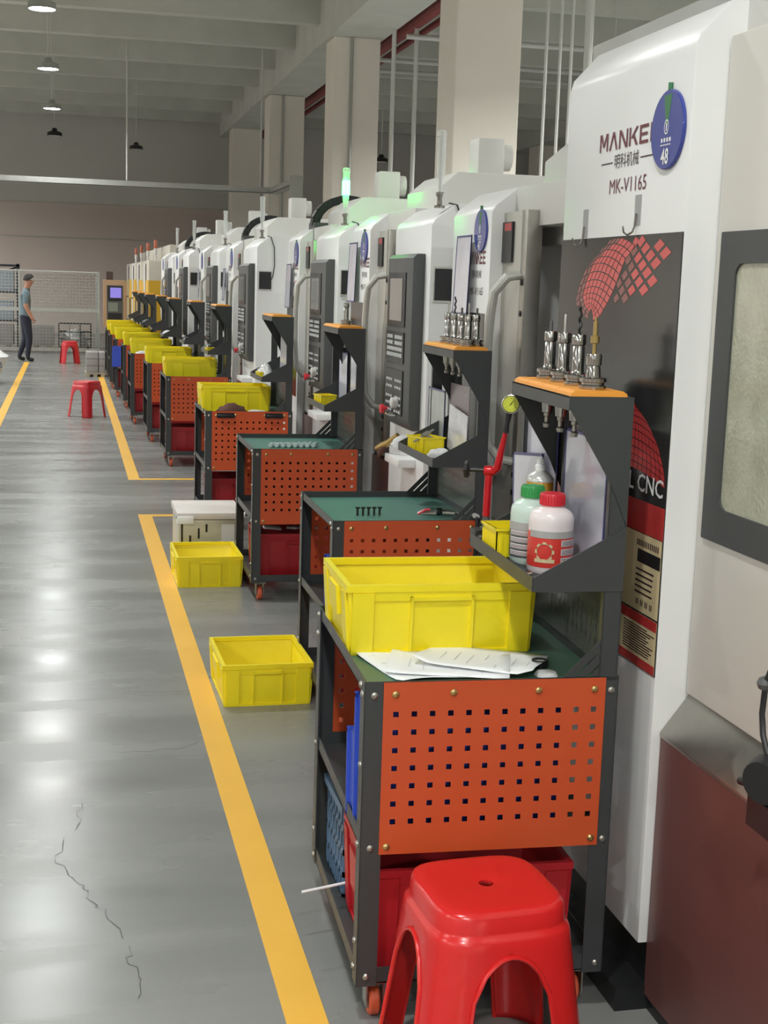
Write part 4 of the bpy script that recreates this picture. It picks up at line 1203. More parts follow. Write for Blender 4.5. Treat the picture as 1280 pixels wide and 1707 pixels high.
# bottles on the nearest tray
def bottle(loc, r, h, body, cap, label_m, label, strips, rz=0):
    t = empty('chemical_bottle', loc, rz); tag(t, label, 'bottle')
    MB().lathe([(r*.9, 0), (r, .008), (r, h*.64), (r*.985, h*.69), (r*.93, h*.735), (r*.82, h*.77), (r*.64, h*.80), (r*.5, h*.82), (r*.47, h*.83), (r*.47, h*.86)], n=32).build('bottle_body', body, t)
    cp = [(r*.52, h*.84), (r*.545, h*.845), (r*.545, h*.975), (r*.52, h*.99), (r*.3, h)]
    MB().lathe(cp, n=28).build('cap', cap, t)
    rb = MB()
    for k in range(28):
        a = 2*math.pi*k/28; c, s_ = math.cos(a)*r*.55, math.sin(a)*r*.55
        rb.cyl((c, s_, h*.85), (c, s_, h*.965), .0012, n=4)
    rb.build('cap_ribs', cap, t, smooth=0)['kind'] = 'stuff'
    MB().lathe([(r*1.004, h*.09), (r*1.008, h*.095), (r*1.008, h*.52), (r*1.004, h*.525)], n=32).build('wrap_label', label_m, t)
    def patch(a0, a1, z0, z1, m, name, out=1.022):
        q = MB(); n = 24
        for i in range(n):
            b0 = math.radians(a0+(a1-a0)*i/n); b1 = math.radians(a0+(a1-a0)*(i+1)/n)
            q.add([(r*out*math.cos(b0), r*out*math.sin(b0), z0), (r*out*math.cos(b1), r*out*math.sin(b1), z0), (r*out*math.cos(b1), r*out*math.sin(b1), z1), (r*out*math.cos(b0), r*out*math.sin(b0), z1)], [(0,1,2,3)])
        q.build(name, m, t, smooth=60)
    for p in strips: patch(*p)
    return t
h1 = .198
st = [(-170, 10, h1*.46, h1*.545, LABELGY, 'grey_strip')]
for k in range(3): st.append((-82, -22, h1*(.36-.11*k), h1*(.44-.11*k), LABELW, 'text_patch'))
for k in range(3):
    for j in range(4): st.append((-80, -26-((j*7+k*5) % 16), h1*(.37-.11*k+.017*j), h1*(.376-.11*k+.017*j), LETTERDARK, 'print_lines', 1.03))
st.append((-150, -98, h1*.155, h1*.20, CREAM, 'name_ribbon'))
bt = bottle((1.158, 3.177, ZTR), .056, h1, BOTW, CAPR, LABELR, 'white bottle with red cap and red label on the nearest rack tray', st)
q = MB()
for k in range(16):
    a = 2*math.pi*k/16; r = .019
    for (ra, rb_) in ((r, r*1.12), (r*1.12, r*1.3) if k % 2 == 0 else (r, r*1.12)):
        pts = []
        for (aa, rr_) in ((a-.2, ra), (a+.2, ra), (a+.2, rb_), (a-.2, rb_)):
            th = math.radians(-124)+rr_*math.cos(aa)/.0565; zz = h1*.29+rr_*math.sin(aa)
            pts.append((.0578*math.cos(th), .0578*math.sin(th), zz))
        q.add(pts, [(0,1,2,3)])
q.build('gear_emblem', CREAM, bt, smooth=0)
st = [(-190, -10, .2*.44, .2*.54, LABELGY, 'grey_strip')]
for k in range(4): st.append((-175, -60, .2*(.37-.085*k), .2*(.435-.085*k), LABELW, 'text_patch'))
for k in range(4):
    for j in range(3): st.append((-172, -70-((j*9+k*7) % 30), .2*(.375-.085*k+.018*j), .2*(.381-.085*k+.018*j), LETTERDARK, 'print_lines', 1.03))
bottle((1.147, 3.294, ZTR), .054, .2, BOTG, CAPG, LABELG, 'translucent bottle with green cap behind the red-capped one', st)
t = empty('spray_can', (1.199, 3.392, ZTR)); tag(t, 'ochre and blue spray can behind the two bottles on the nearest tray', 'spray can')
MB().lathe([(.033, 0), (.035, .003), (.035, .195), (.034, .197)], n=26).build('can_body', CANO, t)
MB().lathe([(.0354, .06), (.0354, .155)], n=26).build('blue_wave', CANB, t)
MB().lathe([(.036, .195), (.036, .201), (.030, .210), (.019, .219), (.014, .222), (.013, .226)], n=26).build('dome', mat('can_dome', (206, 206, 202), .25, metal=.3), t)
MB().lathe([(.014, .224), (.0145, .236), (.010, .240), (.0095, .25), (.006, .254), (.0, .255)], n=18).build('nozzle_cap', PAPER, t)

# small yellow bins on trays
def small_bin(loc, w, d, h, label, rz=0):
    t = empty('small_bin', loc, rz); tag(t, label, 'bin', 'small yellow bins on the rack trays')
    mb = MB(); th = .003
    mb.box(-w/2, w/2, -d/2, d/2, 0, th); mb.box(-w/2, -w/2+th, -d/2, d/2, 0, h); mb.box(w/2-th, w/2, -d/2, d/2, 0, h); mb.box(-w/2, w/2, -d/2, -d/2+th, 0, h); mb.box(-w/2, w/2, d/2-th, d/2, 0, h)
    mb.build('bin_shell', YELLOW, t, smooth=0)
    mb = MB()
    for k in range(7): mb.box(-w/2-.003, -w/2, -d/2+d*(k+.5)/7-.003, -d/2+d*(k+.5)/7+.003, .004, h*.8)
    for k in range(3): mb.box(-w/2+w*(k+.5)/3-.003, -w/2+w*(k+.5)/3+.003, -d/2-.003, -d/2, .004, h*.8)
    mb.build('bin_ribs', YELLOW, t, smooth=0)
    mb = MB(); mb.box(-w/2-.005, w/2+.005, -d/2-.005, -d/2+.004, h-.006, h); mb.box(-w/2-.005, w/2+.005, d/2-.004, d/2+.005, h-.006, h); mb.box(-w/2-.005, -w/2+.004, -d/2, d/2, h-.006, h); mb.box(w/2-.004, w/2+.005, -d/2, d/2, h-.006, h)
    mb.build('bin_rim', YELLOW, t, smooth=0)
    return t
small_bin((1.113, 3.401, ZTR), .085, .12, .078, 'small yellow bin beside the bottles on the nearest rack tray')
small_bin((1.459, 5.578, ZTR), .10, .13, .07, 'small yellow bin holding a caliper on the second rack tray', .3)
small_bin((1.435, 7.808, ZTR), .09, .12, .06, 'small yellow bin on the third rack tray', .2)
small_bin((1.366, 9.906, ZTR), .08, .1, .05, 'small yellow bin on the fourth rack tray', .2)
small_bin((1.327, 13.371, ZTR), .08, .1, .05, 'small yellow bin on the fifth rack tray', .2)

# dial indicator on an articulated arm with magnetic base
t = empty('dial_indicator', (1.098, 3.525, ZTR)); t.scale = (1.0, 1.0, 1.0); tag(t, 'yellow-green dial indicator on a red jointed arm and magnetic base', 'gauge')
MB().box(-.035, .035, -.02, .03, 0, .045).build('magnetic_base', BLACK, t, bevel=.003)
MB().lathe([(.011, 0), (.011, .012), (.007, .016)], (-.02, -.02, .022), 12, Vector((0, -1, 0))).build('base_switch', PANELGREY, t)
MB().cyl((0, 0, .045), (0, 0, .085), .011, .009, n=12).build('arm_socket', PANELGREY, t)
MB().tube([(0, 0, .08), (.002, 0, .20)], .0105, 12).build('lower_arm', REDARM, t)
MB().lathe([(.0, -.016), (.013, -.014), (.015, 0), (.013, .014), (0, .016)], (.003, 0, .203), 14, Vector((1, -.4, 0))).build('elbow_joint', REDARM, t)
mb = MB(); mb.cyl((-.01, .005, .204), (-.045, .022, .204), .006, n=8); mb.lathe([(.0, 0), (.02, 0), (.024, .006), (.022, .014), (.0, .016)], (-.045, .022, .204), 8, Vector((-1, .45, 0))); mb.build('clamp_knob', BLACK, t)
MB().tube([(.012, -.01, .203), (.02, -.02, .215), (.024, -.03, .26), (.030, -.045, .315)], .0105, 12, [1, 1.05, .85, .55]).build('upper_arm', REDARM, t)
MB().tube([(.030, -.045, .312), (.031, -.05, .335), (.034, -.058, .37)], .0085, 10, [1, .8, 1.1]).build('gauge_stem', BLACK, t)
dn = Vector((-.45, -1, .12)).normalized(); dc = Vector((.036, -.062, .388))
MB().lathe([(.021, 0), (.025, 0), (.025, .012), (.0225, .013), (.021, .010), (0, .010)], dc, 24, dn).build('gauge_case', STEEL, t)
g = MB().lathe([(.0208, .0105), (.0208, .0115), (0, .0115)], dc, 24, dn).build('gauge_face', DIALF, t)
mb = MB(); e1 = dn.cross(Vector((0,0,1))).normalized(); e2 = e1.cross(dn)
p0 = dc+dn*.0122; 
for (a, ln, ww) in ((2.2, .014, .0012), (5.3, .006, .0009)):
    u = e1*math.cos(a)+e2*math.sin(a); v = e1*-math.sin(a)+e2*math.cos(a)
    mb.add([p0-v*ww, p0+v*ww, p0+u*ln+v*ww*.3, p0+u*ln-v*ww*.3], [(0,1,2,3),(3,2,1,0)])
for k in range(12):
    a = k*math.pi/6; u = e1*math.cos(a)+e2*math.sin(a); v = e1*-math.sin(a)+e2*math.cos(a)
    mb.add([p0+u*.0145-v*.0005, p0+u*.0145+v*.0005, p0+u*.017+v*.0005, p0+u*.017-v*.0005], [(0,1,2,3),(3,2,1,0)])
mb.build('gauge_needle', BLACK, g, smooth=0)
MB().tube([dc+e2*.02, dc+e2*.032, dc+e2*.04], .003, 8, [1, 1, .6]).build('gauge_lever', CHROME, t)
o = MB().cyl((-.006, 0, 0), (.006, 0, 0), .006, n=8).build('hex_nut', CHROME); o.location = (1.088, 3.123, ZTR+.006); tag(o, 'small chrome nut in front of the red-capped bottle', 'nut')

# documents hung on the racks and machines (face the aisle)
def document(x, y0, y1, z0, z1, label, border=True, name='document_sleeve', m=None, tilt=0.0, lean=0.0, th=.003):
    t = empty(name, (x, (y0+y1)/2, z0)); t.rotation_euler = (tilt, lean, 0); tag(t, label, 'document')
    w = y1-y0; h = z1-z0
    MB().box(0, th, -w/2, w/2, 0, h).build('sleeve', m or SLEEVE, t, smooth=0)
    if border:
        mb = MB(); b_ = .008
        mb.box(-.001, th, -w/2, -w/2+b_, 0, h); mb.box(-.001, th, w/2-b_, w/2, 0, h); mb.box(-.001, th, -w/2, w/2, 0, b_); mb.box(-.001, th, -w/2, w/2, h-b_, h)
        mb.build('sleeve_border', SLEEVEB, t, smooth=0)
    return t
document(1.244, 3.045, 3.338, 1.077, 1.408, 'clear document sleeve with blue edge hung near end of nearest rack')
document(1.254, 3.416, 3.709, 1.174, 1.486, 'upper clear document sleeve hung at the far end of the nearest rack')
document(1.232, 3.445, 3.699, 1.067, 1.311, 'lower clear document sleeve with blue edge leaning behind the bottles', tilt=-.10)
document(1.547, 5.622, 5.895, 1.067, 1.321, 'framed print with two grey pictures leaning on the second rack', m=mat('grey_print_sleeve', (168, 172, 166), .15, vary=.2, scale=12, coat=.4))
document(1.562, 5.309, 5.592, 1.135, 1.360, 'pinkish document sleeve hung near end of the second rack', False, m=mat('pink_grey_sleeve', (150, 138, 142), .3))
document(1.547, 5.290, 5.563, 1.077, 1.262, 'crinkled white plastic pouch hung on the second rack', False, 'plastic_pouch', mat('crinkled_pouch', (214, 214, 218), .2, vary=.15, scale=14, bump=.5, bscale=18, coat=.4), tilt=.10)
document(1.547, 7.740, 7.984, 1.077, 1.369, 'blue-edged document sleeve hung on the third rack')
document(1.552, 7.437, 7.662, 1.096, 1.350, 'pale document sleeve hung near end of the third rack', False)
document(1.493, 9.711, 9.955, 1.116, 1.369, 'pale document sleeve hung on the fourth rack', False)
document(1.648, 5.70, 5.925, 1.64, 1.975, 'blue-edged clear sleeve hung on the machine with plate 47', lean=0.03)
document(1.648, 8.10, 8.33, 1.65, 2.0, 'blue-edged clear sleeve hung on the second white machine', lean=0.03)
document(1.648, 10.58, 10.81, 1.56, 1.895, 'blue-edged clear sleeve hung on the machine with the green lamp', lean=0.03)
document(1.56, 14.36, 14.58, 1.55, 1.88, 'clear sleeve hung on the fourth white machine', lean=0.03)
document(1.53, 17.0, 17.2, 1.55, 1.88, 'clear sleeve hung on the fifth white machine', lean=0.03)

# ------------------------------------------------------------------ things on the second and third carts
for k in range(5):
    o = cpart('bolt', 'hex_bolt', BLACK, lambda mb: (mb.cyl((0, 0, 0), (0, 0, .028), .0045, n=8), mb.cyl((0, 0, .028), (0, 0, .035), .009, n=6)), None, (1.137+k*.023, 5.40, ZM))
    tag(o, 'small black hex bolt standing upside down on the teal mat', 'bolt', 'five black bolts on the teal mat')
t = empty('air_gun', (1.386, 5.339, ZM)); tag(t, 'steel air blow gun lying on the second cart with a black hose', 'air gun')
MB().tube([(0, .01, .014), (.05, .005, .016), (.10, 0, .02), (.14, -.02, .02)], .011, 10, [.5, 1, 1.1, .9]).build('gun_body', STEEL, t)
MB().tube([(-.01, .01, .013), (.02, .006, .03), (.04, .004, .032)], .006, 8).build('trigger', CAPR, t)
MB().lathe([(.014, -.012), (.016, 0), (.014, .012)], (.075, 0, .024), 12, Vector((1, 0, 0))).build('valve', BLACK, t)
MB().tube([(.14, -.02, .02), (.165, -.10, .03), (.168, -.20, .04), (.165, -.245, .036), (.162, -.254, -.02), (.158, -.256, -.10), (.152, -.258, -.25), (.15, -.262, -.40)], .008, 8).build('hose', BLACK, t)
MB().lathe([(.011, -.016), (.011, .016)], (.166, -.22, .042), 10, Vector((0, 1, 0))).build('hose_coupling', PIPEW, t)
VIAL = mat('clear_plastic_part', (196, 214, 212), .1, vary=.1, coat=.5, alpha=.75)
for k in range(8):
    o = cpart('vial', 'clear_cap', VIAL, lambda mb: mb.lathe([(.012, 0), (.014, .004), (.014, .08), (.008, .088)], n=12, axis=Vector((.45, 1, 0))), None, (1.105+k*.035, 7.69, ZM+.014), smooth=40)
    tag(o, 'clear plastic part lying in a row on the third cart', 'plastic part', 'clear plastic parts on the third cart')
# cloth and grips on the fourth cart
def blob(loc, s, m, label, cat, seed, name):
    rnd = random.Random(seed); mb = MB(); n = 14; rows = []
    for j in range(8):
        a = j/7*math.pi/2
        for i in range(n):
            r = math.cos(a)*(1+.22*math.sin(3*i*2*math.pi/n+seed)+rnd.uniform(-.1, .1))
            mb.v.append((s[0]*r*math.cos(2*math.pi*i/n), s[1]*r*math.sin(2*math.pi*i/n), s[2]*math.sin(a)*(1+rnd.uniform(-.12, .12)*(j < 7))))
    for j in range(7):
        for i in range(n):
            k = (i+1) % n; mb.f.append((j*n+i, j*n+k, (j+1)*n+k, (j+1)*n+i))
    mb.f.append(tuple(range(n-1, -1, -1))); mb.f.append(tuple(7*n+i for i in range(n)))
    o = mb.build(name, m, smooth=80); o.location = loc; tag(o, label, cat); return o
blob(on_cart(4, .19, .10, ZM), (.10, .07, .07), BROWN, 'crumpled brown cloth on the fourth cart in front of the crate', 'cloth', 1, 'cloth')
blob(on_cart(4, .36, .08, ZM), (.08, .05, .03), RAGW, 'pale crumpled rag beside the brown cloth', 'rag', 2, 'rag')
blob(on_cart(7, .25, .12, ZM), (.2, .09, .06), RAGW, 'white rags heaped on the seventh cart', 'rag', 3, 'rag')
blob((1.425, 5.788, ZTR), (.06, .06, .05), RAGW, 'white glove bundle beside the small bin on the second rack tray', 'glove', 4, 'glove')
blob((1.484, 5.427, ZTR), (.05, .06, .035), RAGW, 'white glove at the near corner of the second rack tray', 'glove', 5, 'glove')
blob((1.386, 9.955, ZTR), (.06, .16, .10), mat('clear_bag', (190, 192, 190), .25, bump=.5, bscale=25, coat=.3), 'clear plastic bag on the fourth rack tray', 'bag', 6, 'plastic_bag')
blob((1.327, 13.566, ZTR), (.07, .16, .07), BLACK, 'dark rag on the fifth rack tray', 'rag', 7, 'rag')
blob((1.269, 15.421, ZTR), (.07, .15, .06), BLACK, 'dark rag on the sixth rack tray', 'rag', 8, 'rag')
blob((1.191, 17.373, ZTR), (.07, .15, .06), RAGW, 'pale rag on the seventh rack tray', 'rag', 9, 'rag')
blob((1.152, 21.179, ZTR), (.08, .2, .08), PANELGREY, 'grey rag on the ninth rack tray', 'rag', 10, 'rag')
t = empty('caliper', (1.449, 5.563, ZTR+.074)); t.rotation_euler = (.2, -.35, .6); tag(t, 'steel caliper resting across the small yellow bin', 'caliper')
MB().box(-.07, .06, -.006, .006, 0, .003).build('beam', STEEL, t, smooth=0)
MB().box(-.01, .03, -.012, .012, -.001, .006).build('slider', STEEL, t, smooth=0)
MB().prism([(-.01, 0), (.012, 0), (.004, -.045), (-.004, -.045)], 'z', 0, .003).build('jaw', STEEL, t, smooth=0)
for lx in (.09, .43):
    t = empty('black_grip', on_cart(4, lx, -.006, .825), carts[4].rotation_euler.z); tag(t, 'black bar grip on the orange panel of the fourth cart, %s one' % ('left' if lx < .2 else 'right'), 'grip')
    MB().tube([(0, 0, 0), (0, -.02, .002), (.01, -.026, .002), (.09, -.026, .002), (.1, -.02, .002), (.1, 0, 0)], .007, 8).build('grip_bar', BLACK, t)
    MB().box(-.012, .112, -.004, 0, -.018, .018).build('grip_plate', BLACK, t, smooth=0)
# white parts box under the fifth cart, parts in red crate of third
tag(crate(on_cart(5, .44, .21, ZMID), .26, .3, .10, PAPER, 'shallow white box on the middle shelf of the fifth cart', ribs=False), 'shallow white box on the middle shelf of the fifth cart', 'box')
for k in range(3):
    o = MB().box(-.05, .05, -.03, .03, 0, .012).build('parts_bag', RAGW, bevel=.003); o.location = on_cart(3, .14+.13*k, .2, ZLOW+.262); o.rotation_euler = (0, .1, k)
    tag(o, 'pale parts bag lying across the red crate of the third cart', 'parts bag', 'parts bags on the third cart crate')
# air gun and brush on the machine side shelf
t = empty('brush_gun', (1.60, 6.88, .905), .4); tag(t, 'brown-handled air gun lying on the white side shelf of the second white machine', 'air gun')
MB().tube([(0, .1, .01), (0, .05, .03), (0, 0, .05), (.0, -.08, .10)], .018, 10, [.8, 1.1, 1, .6]).build('gun_body', BRASS, t)
MB().tube([(0, .03, .03), (-.01, .05, -.0), (-.015, .06, -.02)], .015, 10, [1, .9, .8]).build('gun_grip', BROWN, t)

# ------------------------------------------------------------------ stools, boxes and pallet on the floor
stool((0.898, 2.762, 0), math.radians(4), REDP, 'glossy bright red plastic stool in the foreground against the nearest cart', 1.07)
stool((0.22, 17.85, 0), math.radians(45), REDP2, 'dull red plastic stool on the yellow line in the aisle, larger of the far two')
stool((0.02, 28.85, 0), math.radians(8), REDP2, 'small dull red plastic stool far off in front of the wire fence')

t = empty('metal_housing', (0.845, 8.70, 0)); tag(t, 'pale metal housings stacked on the floor behind the farther yellow crate', 'box')
MB().box(-.19, .20, -.25, .25, 0, .285).build('lower_housing', ALU, t, bevel=.004)
MB().box(-.20, .21, -.26, .26, .29, .33).build('upper_plate', mat('pale_sheet', (206, 200, 196), .5, vary=.05), t, bevel=.003)
MB().box(-.20, -.10, -.275, -.2, .265, .31).build('corner_bracket', PAPER, t, bevel=.003)
for (x0, x1, z0, z1) in ((-.072, -.060, .17, .235), (-.125, -.112, .08, .19), (-.175, -.163, .0, .30), (-.178, -.158, .04, .075), (-.025, -.012, .21, .26)):
    MB().box(x0, x1, -.2515, -.249, z0, z1).build('slot', BLACK, t, smooth=0)
mb = MB(); mb.box(.075, .155, -.2525, -.2495, .10, .26); mb.build('cover_plate', GREYWHITE, t, smooth=0)
MB().tube([(.18, -.2, .31), (.24, -.24, .33), (.25, -.26, .36), (.22, -.25, .33), (.2, -.27, .29)], .008, 8).build('tie_strap', PAPER, t)

t = empty('pallet', (0.46, 25.4, 0)); tag(t, 'narrow wooden pallet on the floor by the farthest cart', 'pallet')
for k in range(3):
    MB().box(-.17+.13*k, -.17+.13*k+.07, -.38, .38, 0, .05).build('runner', WOODP, t, smooth=0)
for k in range(7):
    MB().box(-.18, .18, -.38+.11*k, -.38+.11*k+.09, .05, .07).build('slat', WOODP, t, smooth=0)
for k, (x0, x1) in enumerate(((-.16, .05), (.06, .17))):
    bb = empty('wrapped_bundle', (0.46+(x0+x1)/2, 25.38, .07)); tag(bb, 'grey wrapped bundle on the small pallet, %s one' % ('wider left' if k == 0 else 'narrower right'), 'bundle')
    MB().box(-(x1-x0)/2, (x1-x0)/2, -.3, .3, 0, .36).build('bundle_body', BALE, bb, bevel=.012)
    for zz in (.12, .24):
        MB().box(-(x1-x0)/2-.002, (x1-x0)/2+.002, -.302, .302, zz, zz+.012).build('strap', mat('bundle_strap', (110, 104, 104), .6), bb, smooth=0)

# white sack standing at the left edge
t = empty('white_sack', (-1.50, 23.2, 0)); tag(t, 'white woven sack printed AB standing at the left edge of the aisle', 'sack')
mb = MB(); secs = [(.30, .0), (.34, .04), (.40, .2), (.47, .38), (.50, .44), (.42, .50), (.30, .62), (.12, .70)]
n = 24; rnd = random.Random(4)
for r, z in secs:
    for i in range(n):
        a = 2*math.pi*i/n; pw = 4
        q_ = 1/((abs(math.cos(a))**pw+abs(math.sin(a))**pw)**(1/pw))*(1+rnd.uniform(-.03, .03))
        mb.v.append((r*q_*math.cos(a)*1.1, r*q_*math.sin(a)*.8, z))
for j in range(len(secs)-1):
    for i in range(n):
        k = (i+1) % n; mb.f.append((j*n+i, j*n+k, (j+1)*n+k, (j+1)*n+i))
mb.f += [tuple(range(n-1, -1, -1)), tuple((len(secs)-1)*n+i for i in range(n))]
mb.build('sack_body', SACK, t, smooth=70)
text_on_near_face('sack_print', 'AB', SACKINK, t, .27, -.39, .27, .10, .20, .02)

# ------------------------------------------------------------------ far end: fence, storage, pendant
f = empty('wire_fence', (0, 33.0, 0)); tag(f, 'grey wire mesh partition fence across the end of the aisle', 'fence')
for xx in (-3.4, -1.12, .66):
    MB().box(xx, xx+.04, -.02, .02, 0, 1.87).build('fence_post', FENCE, f, smooth=0)
MB().box(-3.4, .70, -.015, .015, 1.83, 1.86).build('top_rail', PIPEW, f, smooth=0)
MB().box(-3.4, .70, -.015, .015, .93, 1.0).build('middle_rail', FENCE, f, smooth=0)
MB().box(-3.4, .70, -.03, .03, .02, .10).build('bottom_rail', PIPEW, f, smooth=0)
mb = MB()
xx = -3.36
while xx < .66:
    mb.box(xx, xx+.009, -.004, .0, .1, 1.83); xx += .075
zz = .14
while zz < 1.83:
    mb.box(-3.36, .66, .0, .004, zz, zz+.010); zz += .072
o = mb.build('wire_mesh', FENCE, f, smooth=0); o['kind'] = 'stuff'
f2 = MB()
yy = .07
while yy < 3.0:
    f2.box(.678, .684, yy, yy+.006, .1, 1.83); yy += .09
zz = .14
while zz < 1.83:
    f2.box(.674, .678, 0, 3.0, zz, zz+.006); zz += .065
o = f2.build('return_mesh', FENCE, f, smooth=0); o['kind'] = 'stuff'
MB().box(.66, .70, 2.98, 3.02, 0, 1.87).build('fence_post', FENCE, f, smooth=0)

t = empty('storage_rack', (-2.0, 34.8, 0)); tag(t, 'dark steel storage rack with grey bins behind the left end of the fence', 'rack')
for xx in (-.9, .78):
    for yy in (0, .5):
        MB().box(xx, xx+.06, yy, yy+.06, 0, 2.0).build('upright', RACKBLUE, t, smooth=0)
for zz in (.62, 1.3, 1.93):
    MB().box(-.9, .84, 0, .56, zz, zz+.05).build('shelf', RACKBLUE, t, smooth=0)
for (a, b_) in (((-.87, 1.35), (.81, 1.93)), ((-.87, 1.93), (.81, 1.35))):
    MB().tube([(a[0], .56, a[1]), (b_[0], .56, b_[1])], .02, 6).build('brace', RACKBLUE, t)
for k, (x0, x1, z0, h_) in enumerate(((-.8, -.1, .67, .45), (-.02, .7, .67, .45), (-.8, -.05, 1.35, .5), (.0, .72, 1.35, .5))):
    bx_ = empty('storage_bin', (-2.0+(x0+x1)/2, 35.05, z0)); tag(bx_, ['grey bin on the lower rack shelf, left', 'grey bin on the lower rack shelf, right', 'grey bin on the upper rack shelf, left', 'grey bin on the upper rack shelf, right'][k], 'bin', 'grey bins on the storage rack')
    MB().box(-(x1-x0)/2, (x1-x0)/2, -.2, .24, 0, h_-.03).build('bin_body', BINGREY, bx_, bevel=.01)
    MB().box(-(x1-x0)/2-.01, (x1-x0)/2+.01, -.21, .25, h_-.03, h_).build('bin_lid', BINGREY, bx_, bevel=.005)
for k, (xc, wd, hh) in enumerate(((-1.72, .9, .58), (-.75, .82, .56), (-2.75, .9, .6))):
    bx_ = empty('stacked_carton', (xc, 34.2, 0)); tag(bx_, ['grey pallet box behind the fence left of the worker', 'grey pallet box behind the fence right of the worker', 'grey pallet box behind the fence at the far left'][k], 'box', 'grey pallet boxes behind the fence')
    MB().box(-wd/2, wd/2, -.3, .3, .1, hh).build('box_body', BALE, bx_, bevel=.01)
    for q_ in (-.35, 0, .35):
        MB().box(q_*wd-.05+.0, q_*wd+.05, -.3, .3, 0, .1).build('foot', WOODP, bx_, smooth=0)
t = empty('wire_cage', (.15, 34.3, 0)); tag(t, 'low black wire cage holding pale scrap behind the fence', 'cage')
mb = MB()
for xx in (-.38, -.13, .12, .37):
    for yy in (-.3, .3): mb.box(xx-.01, xx+.01, yy-.01, yy+.01, .08, .62)
for zz in (.08, .25, .43, .62):
    for yy in (-.3, .3): mb.box(-.39, .39, yy-.01, yy+.01, zz-.01, zz+.01)
    for xx in (-.38, .38): mb.box(xx-.01, xx+.01, -.3, .3, zz-.01, zz+.01)
mb.build('cage_frame', BLACK, t, smooth=0)
MB().box(-.38, .38, -.3, .3, .07, .09).build('cage_floor', BLACK, t, smooth=0)
for xx in (-.3, .3): MB().box(xx-.05, xx+.05, -.3, .3, 0, .07).build('foot', BLACK, t, smooth=0)
blob((.15, 34.3, .09), (.30, .24, .40), RAGW, 'heap of pale scrap inside the low black cage', 'scrap', 12, 'scrap_heap')

p = MB().box(.79, .93, 30.45, 30.6, 0, 1.87).build('brown_post', mat('dark_brown_paint', (70, 52, 48), .6), smooth=0, bevel=.005); tag(p, 'dark brown upright post beside the fence end', 'post')

t = empty('control_pendant', (.87, 27.5, 0)); tag(t, 'tan-framed control pendant with lit purple screen facing the aisle', 'control panel')
MB().box(-.215, .215, 0, .16, .80, 1.70).build('pendant_case', TAN, t, bevel=.008)
fa = MB().box(-.15, .16, -.006, 0, .84, 1.60).build('front_panel', PANELGREY, t, smooth=0)
MB().box(-.125, .135, -.012, -.006, 1.30, 1.58).build('screen_bezel', BLACK, fa, smooth=0)
MB().box(-.085, .125, -.0135, -.012, 1.36, 1.555).build('screen', SCREENON, fa, smooth=0)
MB().box(-.125, .06, -.010, -.006, 1.10, 1.27).build('keypad', mat('keypad_green_grey', (120, 126, 116), .5), fa, smooth=0)
MB().box(-.125, .135, -.010, -.006, .86, 1.07).build('button_plate', BLACK, fa, smooth=0)
for k in range(4): MB().lathe([(.014, 0), (.014, .02)], (-.08+.06*k, -.009, .93), 10, Vector((0, -1, 0))).build('button', KEY, fa)
MB().box(-.06, .06, .03, .14, 0, .80).build('pedestal', PANELGREY, t, smooth=0)

